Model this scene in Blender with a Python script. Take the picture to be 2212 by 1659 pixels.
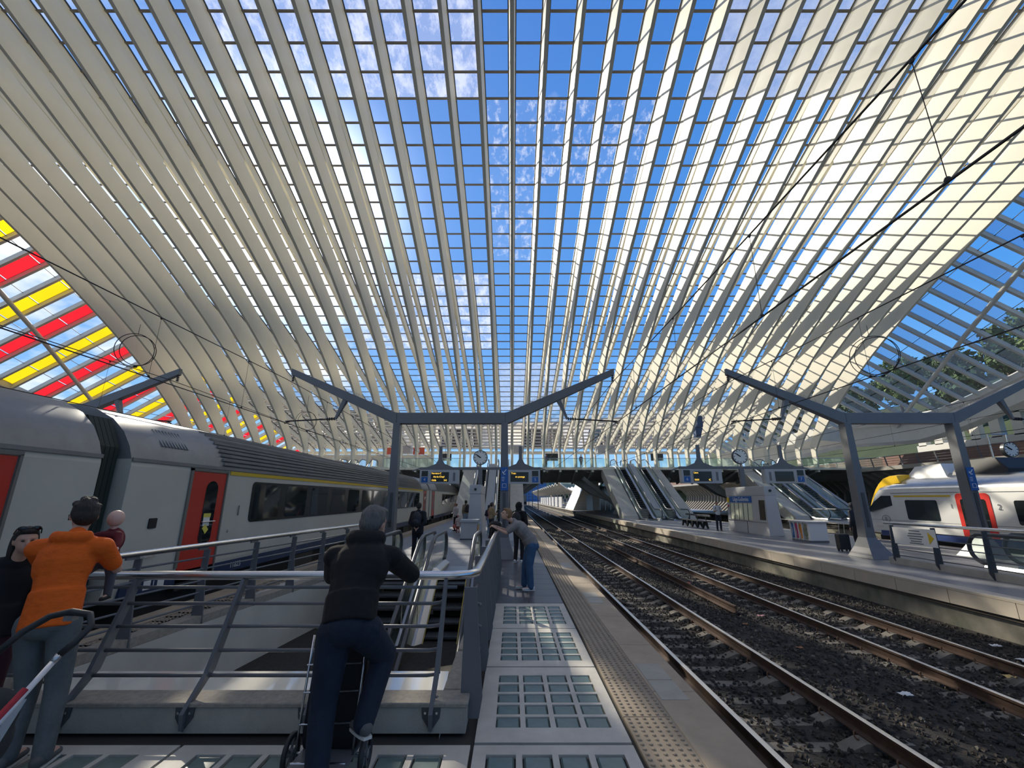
import bpy, math, random
import numpy as np
from mathutils import Vector, Matrix
random.seed(7)
rng = np.random.default_rng(7)
for o in list(bpy.data.objects):
    bpy.data.objects.remove(o)
scene = bpy.context.scene
col = scene.collection
R = math.radians

# ---------------------------------------------------------------- camera
cam_data = bpy.data.cameras.new('camera')
cam_data.sensor_fit = 'HORIZONTAL'
cam_data.sensor_width = 36.0
cam_data.lens = 36.0 * 936 / 2212
cam_data.clip_start = 0.05
cam_data.clip_end = 3000
cam = bpy.data.objects.new('camera', cam_data)
cam.location = (0, 0, 1.95)
cam.rotation_euler = (R(90 + 14.8), 0, 0)
col.objects.link(cam)
scene.camera = cam

# ---------------------------------------------------------------- sky and sun
SUN_DIR = Vector((-0.535, 0.869, 0.640)).normalized()
world = bpy.data.worlds.new('sky')
scene.world = world
world.use_nodes = True
wn, wl = world.node_tree.nodes, world.node_tree.links
wn.clear()

def wnode(t, **kw):
    n = wn.new(t)
    for k, v in kw.items():
        setattr(n, k, v)
    return n

def wmath(op, a, b=None, clamp=False):
    n = wnode('ShaderNodeMath', operation=op, use_clamp=clamp)
    for i, x in enumerate((a, b)):
        if x is None:
            continue
        if isinstance(x, (int, float)):
            n.inputs[i].default_value = x
        else:
            wl.new(x, n.inputs[i])
    return n.outputs[0]

def wmix(f, a, b):
    n = wnode('ShaderNodeMix', data_type='RGBA')
    for s, x in ((n.inputs[0], f), (n.inputs[6], a), (n.inputs[7], b)):
        if isinstance(x, tuple):
            s.default_value = x + (1,)
        elif isinstance(x, (int, float)):
            s.default_value = x
        else:
            wl.new(x, s)
    return n.outputs[2]

tc = wnode('ShaderNodeTexCoord')
sep = wnode('ShaderNodeSeparateXYZ')
wl.new(tc.outputs['Generated'], sep.inputs[0])
zc = wmath('MAXIMUM', sep.outputs[2], 0.02)
ramp = wnode('ShaderNodeValToRGB')
wl.new(wmath('MAXIMUM', sep.outputs[2], 0.0), ramp.inputs[0])
el = ramp.color_ramp.elements
el[0].position, el[0].color = 0.0, (0.50, 0.70, 0.90, 1)
el[1].position, el[1].color = 1.0, (0.018, 0.13, 0.50, 1)
for pos, c in ((0.12, (0.20, 0.47, 0.84, 1)), (0.35, (0.065, 0.29, 0.74, 1)), (0.7, (0.028, 0.20, 0.62, 1))):
    e = el.new(pos)
    e.color = c
# a bank of broken cloud towards the sun, thinning out to a clear sky on the other side
cmb = wnode('ShaderNodeCombineXYZ')
wl.new(wmath('DIVIDE', sep.outputs[0], wmath('ADD', zc, 0.25)), cmb.inputs[0])
wl.new(wmath('DIVIDE', sep.outputs[1], wmath('ADD', zc, 0.25)), cmb.inputs[1])
cn = wnode('ShaderNodeTexNoise')
cn.inputs['Scale'].default_value = 2.1
cn.inputs['Detail'].default_value = 5
cn.inputs['Roughness'].default_value = 0.58
wl.new(cmb.outputs[0], cn.inputs['Vector'])
bank = wmath('MULTIPLY', wmath('ADD', sep.outputs[0], 0.08), -0.21)
cden = wmath('ADD', cn.outputs['Fac'], bank)
cfac = wmath('MULTIPLY', wmath('SUBTRACT', cden, 0.585), 6.0, clamp=True)
skyc = wmix(cfac, ramp.outputs[0], (0.92, 0.94, 0.98))
# haze that brightens around the sun
vm = wnode('ShaderNodeVectorMath', operation='DOT_PRODUCT')
wl.new(tc.outputs['Generated'], vm.inputs[0])
vm.inputs[1].default_value = SUN_DIR
dots = wmath('MAXIMUM', vm.outputs['Value'], 0.0)
glow = wmath('ADD', wmath('MULTIPLY', wmath('POWER', dots, 110), 5.0), wmath('MULTIPLY', wmath('POWER', dots, 9), 0.12))
gl = wnode('ShaderNodeMix', data_type='RGBA', blend_type='ADD')
gl.inputs[0].default_value = 1.0
wl.new(skyc, gl.inputs[6])
gc = wnode('ShaderNodeCombineXYZ')
for i, k in enumerate((1.0, 0.98, 0.94)):
    wl.new(wmath('MULTIPLY', glow, k), gc.inputs[i])
wl.new(gc.outputs[0], gl.inputs[7])
bg = wnode('ShaderNodeBackground')
wl.new(gl.outputs[2], bg.inputs[0])
bg.inputs[1].default_value = 0.80
wo = wnode('ShaderNodeOutputWorld')
wl.new(bg.outputs[0], wo.inputs[0])

sun_data = bpy.data.lights.new('sun', 'SUN')
sun_data.energy = 4.7
sun_data.angle = R(0.53)
sun_data.color = (1.0, 0.90, 0.74)
sun = bpy.data.objects.new('sun', sun_data)
sun.rotation_euler = SUN_DIR.to_track_quat('Z', 'Y').to_euler()
sun.location = (-40, 60, 60)
col.objects.link(sun)

vs = scene.view_settings
vs.view_transform = 'Standard'
vs.look = 'None'
vs.gamma = 1.0
vs.use_curve_mapping = False
vs.exposure = 0.60
scene.cycles.transparent_max_bounces = 8
scene.cycles.max_bounces = 5
scene.cycles.diffuse_bounces = 3
scene.cycles.glossy_bounces = 2
scene.cycles.adaptive_threshold = 0.07
scene.cycles.transmission_bounces = 2

# ---------------------------------------------------------------- materials
MATS = {}
def mat(name, color, rough=0.6, metal=0.0, var=0.0, scale=4.0, bump=0.0, bscale=60.0, detail=5.0, coat=0.0, emit=None, spec=None, stretch=None, color2=None, thresh=None):
    """one principled material; var blends towards color2 (a darker tone by default) through noise"""
    if name in MATS:
        return MATS[name]
    m = bpy.data.materials.new(name)
    m.use_nodes = True
    nt = m.node_tree
    b = nt.nodes['Principled BSDF']
    b.inputs['Base Color'].default_value = tuple(color) + (1,)
    b.inputs['Roughness'].default_value = rough
    b.inputs['Metallic'].default_value = metal
    if coat:
        b.inputs['Coat Weight'].default_value = coat
    if spec is not None:
        b.inputs['Specular IOR Level'].default_value = spec
    if emit:
        b.inputs['Emission Color'].default_value = tuple(emit[:3]) + (1,)
        b.inputs['Emission Strength'].default_value = emit[3]
    t = None
    if var or bump:
        t = nt.nodes.new('ShaderNodeTexCoord')
        vec = t.outputs['Object']
        if stretch:
            mp = nt.nodes.new('ShaderNodeMapping')
            mp.inputs['Scale'].default_value = stretch
            nt.links.new(vec, mp.inputs[0])
            vec = mp.outputs[0]
    if var:
        n = nt.nodes.new('ShaderNodeTexNoise')
        n.inputs['Scale'].default_value = scale
        n.inputs['Detail'].default_value = detail
        n.inputs['Roughness'].default_value = 0.62
        nt.links.new(vec, n.inputs['Vector'])
        cr = nt.nodes.new('ShaderNodeValToRGB')
        lo, hi = thresh or (0.3, 0.7)
        cr.color_ramp.elements[0].position = lo
        cr.color_ramp.elements[1].position = hi
        c2 = color2 or tuple(c * (1 - var) for c in color)
        cr.color_ramp.elements[0].color = tuple(c2) + (1,)
        cr.color_ramp.elements[1].color = tuple(color) + (1,)
        nt.links.new(n.outputs['Fac'], cr.inputs[0])
        nt.links.new(cr.outputs[0], b.inputs['Base Color'])
    if bump:
        n2 = nt.nodes.new('ShaderNodeTexNoise')
        n2.inputs['Scale'].default_value = bscale
        n2.inputs['Detail'].default_value = 3
        nt.links.new(vec, n2.inputs['Vector'])
        bp = nt.nodes.new('ShaderNodeBump')
        bp.inputs['Strength'].default_value = bump
        bp.inputs['Distance'].default_value = 0.02
        nt.links.new(n2.outputs['Fac'], bp.inputs['Height'])
        nt.links.new(bp.outputs[0], b.inputs['Normal'])
    MATS[name] = m
    return m

def glass(name, tint=(0.93, 0.96, 0.96), dirt=0.0, dscale=3.0, dcol=(0.8, 0.82, 0.84), lo=0.45, hi=0.65, stretch=(1, 1, 1), rough=0.02, ior=1.09, base=0.0):
    """thin pane: clear, with a fresnel reflection and a film of dirt that scatters light"""
    if name in MATS:
        return MATS[name]
    m = bpy.data.materials.new(name)
    m.use_nodes = True
    nt = m.node_tree
    nt.nodes.clear()
    N = nt.nodes.new
    out = N('ShaderNodeOutputMaterial')
    tr = N('ShaderNodeBsdfTransparent')
    tr.inputs[0].default_value = tint + (1,)
    gs = N('ShaderNodeBsdfGlossy')
    gs.inputs['Roughness'].default_value = rough
    fr = N('ShaderNodeFresnel')
    fr.inputs[0].default_value = ior
    mx = N('ShaderNodeMixShader')
    nt.links.new(fr.outputs[0], mx.inputs[0])
    nt.links.new(tr.outputs[0], mx.inputs[1])
    nt.links.new(gs.outputs[0], mx.inputs[2])
    last = mx
    if dirt or base:
        tl = N('ShaderNodeBsdfTranslucent')
        tl.inputs[0].default_value = dcol + (1,)
        df = N('ShaderNodeBsdfDiffuse')
        df.inputs[0].default_value = dcol + (1,)
        m1 = N('ShaderNodeMixShader')
        m1.inputs[0].default_value = 0.35
        nt.links.new(tl.outputs[0], m1.inputs[1])
        nt.links.new(df.outputs[0], m1.inputs[2])
        m2 = N('ShaderNodeMixShader')
        if dirt > base:
            tcn = N('ShaderNodeTexCoord')
            oi = N('ShaderNodeObjectInfo')
            va = N('ShaderNodeVectorMath'); va.operation = 'ADD'
            mp = N('ShaderNodeMapping')
            mp.inputs['Scale'].default_value = stretch
            nt.links.new(tcn.outputs['Object'], va.inputs[0])
            nt.links.new(oi.outputs['Location'], va.inputs[1])
            nt.links.new(va.outputs[0], mp.inputs[0])
            nz = N('ShaderNodeTexNoise')
            nz.inputs['Scale'].default_value = dscale
            nz.inputs['Detail'].default_value = 4
            nz.inputs['Roughness'].default_value = 0.7
            nt.links.new(mp.outputs[0], nz.inputs['Vector'])
            mr = N('ShaderNodeMapRange')
            mr.inputs[1].default_value, mr.inputs[2].default_value = lo, hi
            mr.inputs[3].default_value, mr.inputs[4].default_value = base, max(dirt, base)
            nt.links.new(nz.outputs['Fac'], mr.inputs[0])
            nt.links.new(mr.outputs[0], m2.inputs[0])
        else:
            m2.inputs[0].default_value = base
        nt.links.new(mx.outputs[0], m2.inputs[1])
        nt.links.new(m1.outputs[0], m2.inputs[2])
        last = m2
    nt.links.new(last.outputs[0], out.inputs[0])
    MATS[name] = m
    return m

# ---------------------------------------------------------------- mesh helpers
WLOC = {}
class MB:
    def __init__(s):
        s.v, s.f, s.m = [], [], []
        s.cur = 0
    def add(s, vs, fs):
        b = len(s.v)
        s.v += [tuple(p) for p in vs]
        s.f += [tuple(b + i for i in f) for f in fs]
        s.m += [s.cur] * len(fs)
        return s
    def box(s, x0, x1, y0, y1, z0, z1):
        return s.add([(x0, y0, z0), (x1, y0, z0), (x1, y1, z0), (x0, y1, z0), (x0, y0, z1), (x1, y0, z1), (x1, y1, z1), (x0, y1, z1)],
                     [(0, 3, 2, 1), (4, 5, 6, 7), (0, 1, 5, 4), (1, 2, 6, 5), (2, 3, 7, 6), (3, 0, 4, 7)])
    def cbox(s, x0, x1, y0, y1, z0, z1, c):
        """box with chamfered top edges"""
        a = [(x0, y0, z0), (x1, y0, z0), (x1, y1, z0), (x0, y1, z0)]
        b = [(p[0], p[1], z1 - c) for p in a]
        t = [(x0 + c, y0 + c, z1), (x1 - c, y0 + c, z1), (x1 - c, y1 - c, z1), (x0 + c, y1 - c, z1)]
        fs = [(0, 3, 2, 1), (8, 9, 10, 11)]
        for i in range(4):
            j = (i + 1) % 4
            fs += [(i, j, 4 + j, 4 + i), (4 + i, 4 + j, 8 + j, 8 + i)]
        return s.add(a + b + t, fs)
    def frame(s, p, q, up=(0, 0, 1)):
        p, q = Vector(p), Vector(q)
        d = (q - p).normalized()
        u = Vector(up)
        if abs(d.dot(u)) > 0.98:
            u = Vector((0, 1, 0)) if abs(d.y) < 0.9 else Vector((1, 0, 0))
        a = d.cross(u).normalized()
        b = a.cross(d).normalized()
        return p, q, a, b, d
    def bar(s, p, q, w, h, up=(0, 0, 1), w2=None, h2=None):
        p, q, a, b, d = s.frame(p, q, up)
        w2 = w if w2 is None else w2
        h2 = h if h2 is None else h2
        vs = []
        for c, ww, hh in ((p, w, h), (q, w2, h2)):
            for i, j in ((-1, -1), (1, -1), (1, 1), (-1, 1)):
                vs.append(c + a * (i * ww / 2) + b * (j * hh / 2))
        return s.add(vs, [(0, 1, 2, 3), (7, 6, 5, 4), (0, 4, 5, 1), (1, 5, 6, 2), (2, 6, 7, 3), (3, 7, 4, 0)])
    def tube(s, pts, r, n=8, closed=False, cap=True):
        pts = [Vector(p) for p in pts]
        k = len(pts)
        rs = r if isinstance(r, (list, tuple)) else [r] * k
        vs, prev = [], None
        for i, p in enumerate(pts):
            if closed:
                d = (pts[(i + 1) % k] - pts[i - 1])
            else:
                d = pts[min(i + 1, k - 1)] - pts[max(i - 1, 0)]
            d = d.normalized()
            if prev is None:
                u = Vector((0, 0, 1)) if abs(d.z) < 0.9 else Vector((1, 0, 0))
                a = d.cross(u).normalized()
            else:
                a = (prev - d * prev.dot(d)).normalized()
            prev = a
            b = d.cross(a)
            for j in range(n):
                t = 2 * math.pi * j / n
                vs.append(p + (a * math.cos(t) + b * math.sin(t)) * rs[i])
        fs = []
        for i in range(k if closed else k - 1):
            i2 = (i + 1) % k
            for j in range(n):
                j2 = (j + 1) % n
                fs.append((i * n + j, i * n + j2, i2 * n + j2, i2 * n + j))
        if cap and not closed:
            fs.append(tuple(reversed(range(n))))
            fs.append(tuple((k - 1) * n + j for j in range(n)))
        return s.add(vs, fs)
    def loft(s, rings, caps=True, closed=True):
        n = len(rings[0])
        vs = [p for r in rings for p in r]
        fs = []
        for i in range(len(rings) - 1):
            for j in range(n if closed else n - 1):
                j2 = (j + 1) % n
                fs.append((i * n + j, i * n + j2, (i + 1) * n + j2, (i + 1) * n + j))
        if caps and closed:
            fs.append(tuple(reversed(range(n))))
            fs.append(tuple((len(rings) - 1) * n + j for j in range(n)))
        return s.add(vs, fs)
    def prism(s, poly, axis, a, b):
        """poly: 2d points in the two other axes (cyclic order y,z / x,z / x,y)"""
        def P(p, t):
            return (t, p[0], p[1]) if axis == 'x' else (p[0], t, p[1]) if axis == 'y' else (p[0], p[1], t)
        return s.loft([[P(p, a) for p in poly], [P(p, b) for p in poly]])
    def lathe(s, prof, c, axis='z', n=16):
        rings = []
        for r, h in prof:
            ring = []
            for j in range(n):
                t = 2 * math.pi * j / n
                x, y = r * math.cos(t), r * math.sin(t)
                ring.append((c[0] + x, c[1] + y, c[2] + h) if axis == 'z' else (c[0] + h, c[1] + x, c[2] + y) if axis == 'x' else (c[0] + y, c[1] + h, c[2] + x))
            rings.append(ring)
        return s.loft(rings)
    def ell(s, c, r, rot=None, n=12, k=8):
        M = rot if rot is not None else Matrix.Identity(3)
        c = Vector(c)
        vs = [c + M @ Vector((0, 0, r[2]))]
        for i in range(1, k):
            ph = math.pi * i / k
            for j in range(n):
                t = 2 * math.pi * j / n
                vs.append(c + M @ Vector((r[0] * math.sin(ph) * math.cos(t), r[1] * math.sin(ph) * math.sin(t), r[2] * math.cos(ph))))
        vs.append(c + M @ Vector((0, 0, -r[2])))
        fs = []
        for j in range(n):
            j2 = (j + 1) % n
            fs.append((0, 1 + j, 1 + j2))
            for i in range(k - 2):
                a = 1 + i * n
                fs.append((a + j, a + n + j, a + n + j2, a + j2))
            fs.append((len(vs) - 1, 1 + (k - 2) * n + j2, 1 + (k - 2) * n + j))
        return s.add(vs, fs)
    def cap(s, p, q, r1, r2=None, flat=1.0, fdir=(0, 1, 0), n=12):
        """tapered capsule; flat squashes it along fdir"""
        r2 = r1 if r2 is None else r2
        p, q, a, b, d = s.frame(p, q, fdir)
        rings = []
        L = (q - p).length
        prof = [(-r1 * math.cos(t), r1 * math.sin(t)) for t in (0.12, 0.5, 1.0)]
        prof += [(0, r1), (L * .5, (r1 + r2) / 2), (L, r2)]
        prof += [(L + r2 * math.sin(t), r2 * math.cos(t)) for t in (0.55, 1.05, 1.45)]
        for h, r in prof:
            rings.append([p + d * h + (a * math.cos(2 * math.pi * j / n) + b * (flat * math.sin(2 * math.pi * j / n))) * r for j in range(n)])
        return s.loft(rings)
    def ecyl(s, p, q, r1, r2, flat=1.0, fdir=(0, 1, 0), n=16):
        """elliptical tube with flat ends, for hems"""
        p, q, a, b, d = s.frame(p, q, fdir)
        return s.loft([[p.lerp(q, u) + (a * math.cos(2 * math.pi * j / n) + b * (flat * math.sin(2 * math.pi * j / n))) * (r1 + (r2 - r1) * u) for j in range(n)] for u in (0, .5, 1)])
    def build(s, name, mats, parent=None, smooth=False, bevel=0.0):
        off = WLOC.get(parent.name, (0, 0, 0)) if parent is not None else (0, 0, 0)
        me = bpy.data.meshes.new(name)
        vs = s.v if off == (0, 0, 0) else [(x - off[0], y - off[1], z - off[2]) for x, y, z in s.v]
        me.from_pydata(vs, [], s.f)
        for m in (mats if isinstance(mats, (list, tuple)) else [mats]):
            me.materials.append(m)
        if any(s.m):
            me.polygons.foreach_set('material_index', s.m)
        if smooth:
            me.polygons.foreach_set('use_smooth', [True] * len(s.f))
        me.update()
        o = bpy.data.objects.new(name, me)
        col.objects.link(o)
        if parent is not None:
            o.parent = parent
            WLOC[o.name] = off
        if bevel:
            bv = o.modifiers.new('bevel', 'BEVEL')
            bv.width, bv.segments, bv.limit_method = bevel, 2, 'ANGLE'
        return o

def smooth_by_angle(o, ang=40):
    me = o.data
    me.polygons.foreach_set('use_smooth', [True] * len(me.polygons))
    try:
        me.set_sharp_from_angle(angle=R(ang))
    except Exception:
        pass
    return o

def tag(o, label=None, cat=None, group=None, kind=None):
    for k, v in (('label', label), ('category', cat), ('group', group), ('kind', kind)):
        if v:
            o[k] = v
    return o

def thing(name, label, cat, loc=(0, 0, 0), group=None):
    o = bpy.data.objects.new(name, None)
    col.objects.link(o)
    o.location = loc
    o.empty_display_size = 0.2
    WLOC[o.name] = tuple(loc)
    return tag(o, label, cat, group)

def struct(name, label, cat, loc=(0, 0, 0)):
    o = thing(name, label, cat, loc)
    o['kind'] = 'structure'
    return o

def kids(o):
    return [c for c in bpy.data.objects if c.parent == o]

def copy_tree(root, dloc, rotz=0.0, label=None, parent=None):
    """copies a thing, its parts and their sub-parts; meshes are shared"""
    by = {}
    for c in bpy.data.objects:
        if c.parent is not None:
            by.setdefault(c.parent.name, []).append(c)
    def rec(o, par):
        c = o.copy()
        col.objects.link(c)
        if par is not None:
            c.parent = par
        for ch in by.get(o.name, ()):
            rec(ch, c)
        return c
    r = rec(root, parent)
    r.location = Vector(root.location) + Vector(dloc)
    r.rotation_euler.z += rotz
    if label:
        r['label'] = label
    return r

def inst(proto, loc, parent=None, rotz=0.0):
    c = proto.copy()
    col.objects.link(c)
    c.parent = parent
    c.location = loc
    c.rotation_euler = (0, 0, rotz)
    return c

WORK = bpy.data.scenes.new('workbench')
def evaluated_mesh(o):
    """mesh of an object with its modifiers applied, evaluated in an otherwise empty scene"""
    WORK.collection.objects.link(o)
    vl = WORK.view_layers[0]
    vl.update()
    me = bpy.data.meshes.new_from_object(o.evaluated_get(vl.depsgraph))
    bpy.data.objects.remove(o)
    return me

def text(s, size, mtl, parent, loc, rot, name='lettering', ext=0.002, align='CENTER', xs=1.0):
    cu = bpy.data.curves.new(name, 'FONT')
    cu.body = s
    cu.size = size
    cu.extrude = ext
    cu.align_x = align
    cu.align_y = 'CENTER'
    cu.materials.append(mtl)
    me = evaluated_mesh(bpy.data.objects.new('text_source', cu))
    if not me.materials:
        me.materials.append(mtl)
    o = bpy.data.objects.new(name, me)
    col.objects.link(o)
    if parent is not None:
        off = WLOC.get(parent.name, (0, 0, 0))
        o.parent = parent
        loc = tuple(a - b for a, b in zip(loc, off))
    o.location = loc
    o.rotation_euler = rot
    o.scale.x = xs
    return o

def interp_curve(pts, n):
    """catmull-rom through 2d points, resampled evenly by arc length"""
    P = np.array(pts, float)
    out = []
    for i in range(len(P) - 1):
        p0, p1, p2, p3 = P[max(i - 1, 0)], P[i], P[i + 1], P[min(i + 2, len(P) - 1)]
        for u in np.linspace(0, 1, 24, endpoint=False):
            out.append(.5 * (2 * p1 + (p2 - p0) * u + (2 * p0 - 5 * p1 + 4 * p2 - p3) * u * u + (3 * p1 - p0 - 3 * p2 + p3) * u ** 3))
    out.append(P[-1])
    out = np.array(out)
    S = np.r_[0, np.cumsum(np.hypot(*np.diff(out, axis=0).T))]
    t = np.linspace(0, S[-1], n)
    return np.c_[np.interp(t, S, out[:, 0]), np.interp(t, S, out[:, 1])], S[-1]

# ---------------------------------------------------------------- palette
white_rib = mat('white painted steel', (0.79, 0.745, 0.61), 0.5, var=0.10, scale=0.35, detail=8)
grime = mat('purlin grey', (0.20, 0.185, 0.17), 0.6)
dark_edge = mat('dark glazing gasket', (0.05, 0.055, 0.06), 0.5)
pale_conc = mat('pale concrete', (0.50, 0.48, 0.43), 0.7, var=0.22, scale=1.2, bump=0.08, bscale=90)
grey_conc = mat('grey concrete', (0.27, 0.26, 0.25), 0.8, var=0.35, scale=1.5, bump=0.15, bscale=60)
slate = mat('slate grey paint', (0.150, 0.154, 0.165), 0.42, var=0.12, scale=3)
slate_dark = mat('dark slate paint', (0.06, 0.065, 0.072), 0.45)
steel = mat('brushed stainless steel', (0.62, 0.62, 0.63), 0.24, metal=1.0)
alu = mat('aluminium', (0.55, 0.56, 0.57), 0.35, metal=1.0)
rubber = mat('black rubber', (0.02, 0.021, 0.023), 0.5)
black = mat('black metal', (0.015, 0.015, 0.017), 0.5)
white_paint = mat('white enamel', (0.72, 0.72, 0.71), 0.35)
blue_sign = mat('sign blue', (0.01, 0.10, 0.36), 0.4)
# ================================================================ the great roof
PITCH = 1.93
I0, I1 = -20, 19
XL, XR = I0 * PITCH, I1 * PITCH
APEX = -8.0
LOWPTS = [(APEX, 30.3), (-1, 30.25), (6, 29.75), (12, 28.75), (17.2, 27.3), (25, 24.0), (33.5, 20.35), (41.6, 16.2), (47.5, 12.2), (51.4, 8.9), (52.5, 7.6)]
GLSPTS = [(APEX, 31.75), (0, 31.5), (8, 30.75), (13, 30.0), (18.4, 28.6), (27.3, 25.6), (35.9, 22.75), (44.5, 20.1), (53.1, 17.7), (61.9, 15.45), (70.6, 13.3), (79.3, 11.15), (81.0, 10.6)]
LOWC, _ = interp_curve(LOWPTS, 40)
GLSC, GLEN = interp_curve(GLSPTS, 48)

def mirror(c):
    m = c[::-1].copy()
    m[:, 0] = 2 * APEX - m[:, 0]
    return np.r_[m[:-1], c]

def normals(c):
    d = np.gradient(c, axis=0)
    d /= np.hypot(d[:, 0], d[:, 1])[:, None]
    return np.c_[-d[:, 1], d[:, 0]]          # points up

def strip(mb, lo, hi, wl_, wh_):
    """solid between two curves in the y-z plane, width wl_ below and wh_ above"""
    n = len(lo)
    wl_ = np.broadcast_to(wl_, n); wh_ = np.broadcast_to(wh_, n)
    mb.loft([[(-wl_[k] / 2, lo[k][0], lo[k][1]), (wl_[k] / 2, lo[k][0], lo[k][1]), (wh_[k] / 2, hi[k][0], hi[k][1]), (-wh_[k] / 2, hi[k][0], hi[k][1])] for k in range(n)])

def gz(y):
    return np.interp(abs(y - APEX) + APEX, GLSC[:, 0], GLSC[:, 1])
def lz(y):
    return np.interp(abs(y - APEX) + APEX, LOWC[:, 0], LOWC[:, 1])

roof = struct('ceiling', 'vast arched roof of white steel ribs and glass over the tracks', 'roof', (0, 0, 0))

# lower chord: wedge-shaped, ends on the footbridge with a knee
lowfull = mirror(LOWC)
nl = normals(lowfull)
dep = np.interp(np.abs(lowfull[:, 0] - APEX), [0, 20, 28, 34, 41, 50, 57, 60.5], [1.05, 1.2, 1.3, 1.42, 1.65, 1.85, 1.6, 0.95])
hi = lowfull + nl * dep[:, None]
mb = MB()
strip(mb, lowfull, hi, 0.22, 0.34)
for sg in (1, -1):
    yb = APEX + sg * (52.5 - APEX)
    mb.loft([[(-.11, yb, 7.6), (.11, yb, 7.6), (.17, yb + sg * .78, 8.1), (-.17, yb + sg * .78, 8.1)],
             [(-.11, yb + sg * .15, 5.0), (.11, yb + sg * .15, 5.0), (.17, yb + sg * .62, 5.0), (-.17, yb + sg * .62, 5.0)]])
rib0 = mb.build('rib', white_rib, roof)
# upper chord that carries the glass; beyond the split it stands clear of the lower chord
gfull = mirror(GLSC)
ng = normals(gfull)
mb = MB()
udep = np.interp(np.abs(gfull[:, 0] - APEX), [0, 30, 60, 89], [0.40, 0.5, 0.65, 0.7])
strip(mb, gfull - ng * udep[:, None], gfull - ng * 0.06, 0.22, 0.40)
for sg in (1, -1):
    ye = APEX + sg * (81 - APEX)
    mb.loft([[(-.12, ye, 10.0), (.12, ye, 10.0), (.2, ye + sg * .5, 10.5), (-.2, ye + sg * .5, 10.5)],
             [(-.16, ye - sg * .5, 5.0), (.16, ye - sg * .5, 5.0), (.16, ye + sg * .1, 5.0), (-.16, ye + sg * .1, 5.0)]])
up0 = mb.build('upper_chord', white_rib, rib0)
# recessed web between the chords, ending in the pointed split
mb = MB()
yy = np.linspace(APEX, 26.0, 30)
lo_c = np.c_[yy, np.interp(yy, hi[len(hi) // 2:, 0], hi[len(hi) // 2:, 1]) - 0.1]
hi_c = np.c_[yy, gz(yy) - 0.45]
hi_c[:, 1] = np.maximum(hi_c[:, 1], lo_c[:, 1] + 0.02)
lo2 = mirror(lo_c); hi2 = mirror(hi_c)
strip(mb, lo2, hi2, 0.14, 0.14)
web0 = mb.build('web', white_rib, rib0)
mb = MB()
strip(mb, gfull - ng * 0.06, gfull + ng * 0.02, 0.5, 0.5)
bar0 = mb.build('glazing_bar', dark_edge, rib0)
subs = (up0, web0, bar0)
rib0.location = (I0 * PITCH, 0, 0)
for i in range(I0 + 1, I1 + 1):
    r_ = inst(rib0, (i * PITCH, 0, 0), roof)
    for s_ in subs:
        inst(s_, (0, 0, 0), r_)

# purlins and panes
DP = 1.5
GS = np.r_[0, np.cumsum(np.hypot(*np.diff(GLSC, axis=0).T))]
s0 = 31.05                                   # arc position of a purlin near the top of the picture
k0 = int(s0 // DP)
arcs = [s0 + (k - k0) * DP for k in range(int((GLEN - s0) // DP) + k0 + 1)]
arcs = [a for a in arcs if a > 0.05]
PY = np.interp(arcs, GS, GLSC[:, 0]); PZ = np.interp(arcs, GS, GLSC[:, 1])
rows = [(-2, 0)]
ally = np.r_[2 * APEX - PY[::-1], PY]; allz = np.r_[PZ[::-1], PZ]
mb = MB()
mb.bar((XL - .3, 0, 0), (XR + .3, 0, 0), 0.14, 0.075, up=(0, 0, 1))
pur0 = mb.build('purlin', grime, roof)
pur0.location = (0, ally[0], allz[0] - 0.07)
for y, z in list(zip(ally, allz))[1:]:
    inst(pur0, (0, y, z - 0.07), roof)

clear = glass('clear roof glass', (0.96, 0.98, 0.99), base=0.03, dcol=(0.92, 0.88, 0.80))
fill_scatter = glass('weathered roof glass', (0.9, 0.9, 0.88), base=0.48, dcol=(0.94, 0.90, 0.82))  # strong scatter added on out-of-view panes, to fill the hall with light
dirty = glass('streaked dirty roof glass', (0.92, 0.94, 0.95), dirt=0.6, dscale=1.1, lo=0.42, hi=0.62, stretch=(1.0, .6, .6), base=0.22, dcol=(0.9, 0.9, 0.93))
spotty = glass('patchy roof glass', (0.94, 0.97, 0.98), dirt=0.5, dscale=1.6, lo=0.50, hi=0.68, stretch=(1.1, .7, .7), base=0.07)
milky = glass('milky roof glass', (0.80, 0.83, 0.86), dirt=0.42, dscale=.9, lo=0.35, hi=0.7, base=0.25, dcol=(0.78, 0.8, 0.82))
CP, SP = math.cos(R(14.8)), math.sin(R(14.8))
def project(x, y, z):
    z -= 1.95
    c = y * CP + z * SP
    return (1106 + 936 * x / c, 829.5 - 936 * (-y * SP + z * CP) / c, c) if c > .5 else (-9, -9, c)

def pane_kind(i, u, v):
    if v < 236 and -9 <= i <= -2:
        return dirty
    if 236 < v < 400 and -1 <= i <= 4:
        return spotty
    if 786 < v < 890 and -1 <= i <= 3:
        return milky
    if v < 215 and i >= 6 and i <= 11:
        return milky
    if 600 < v < 760 and -9 <= i <= -2:
        return dirty
    if 400 < v < 560 and -1 <= i <= 0:
        return spotty
    return clear

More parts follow.
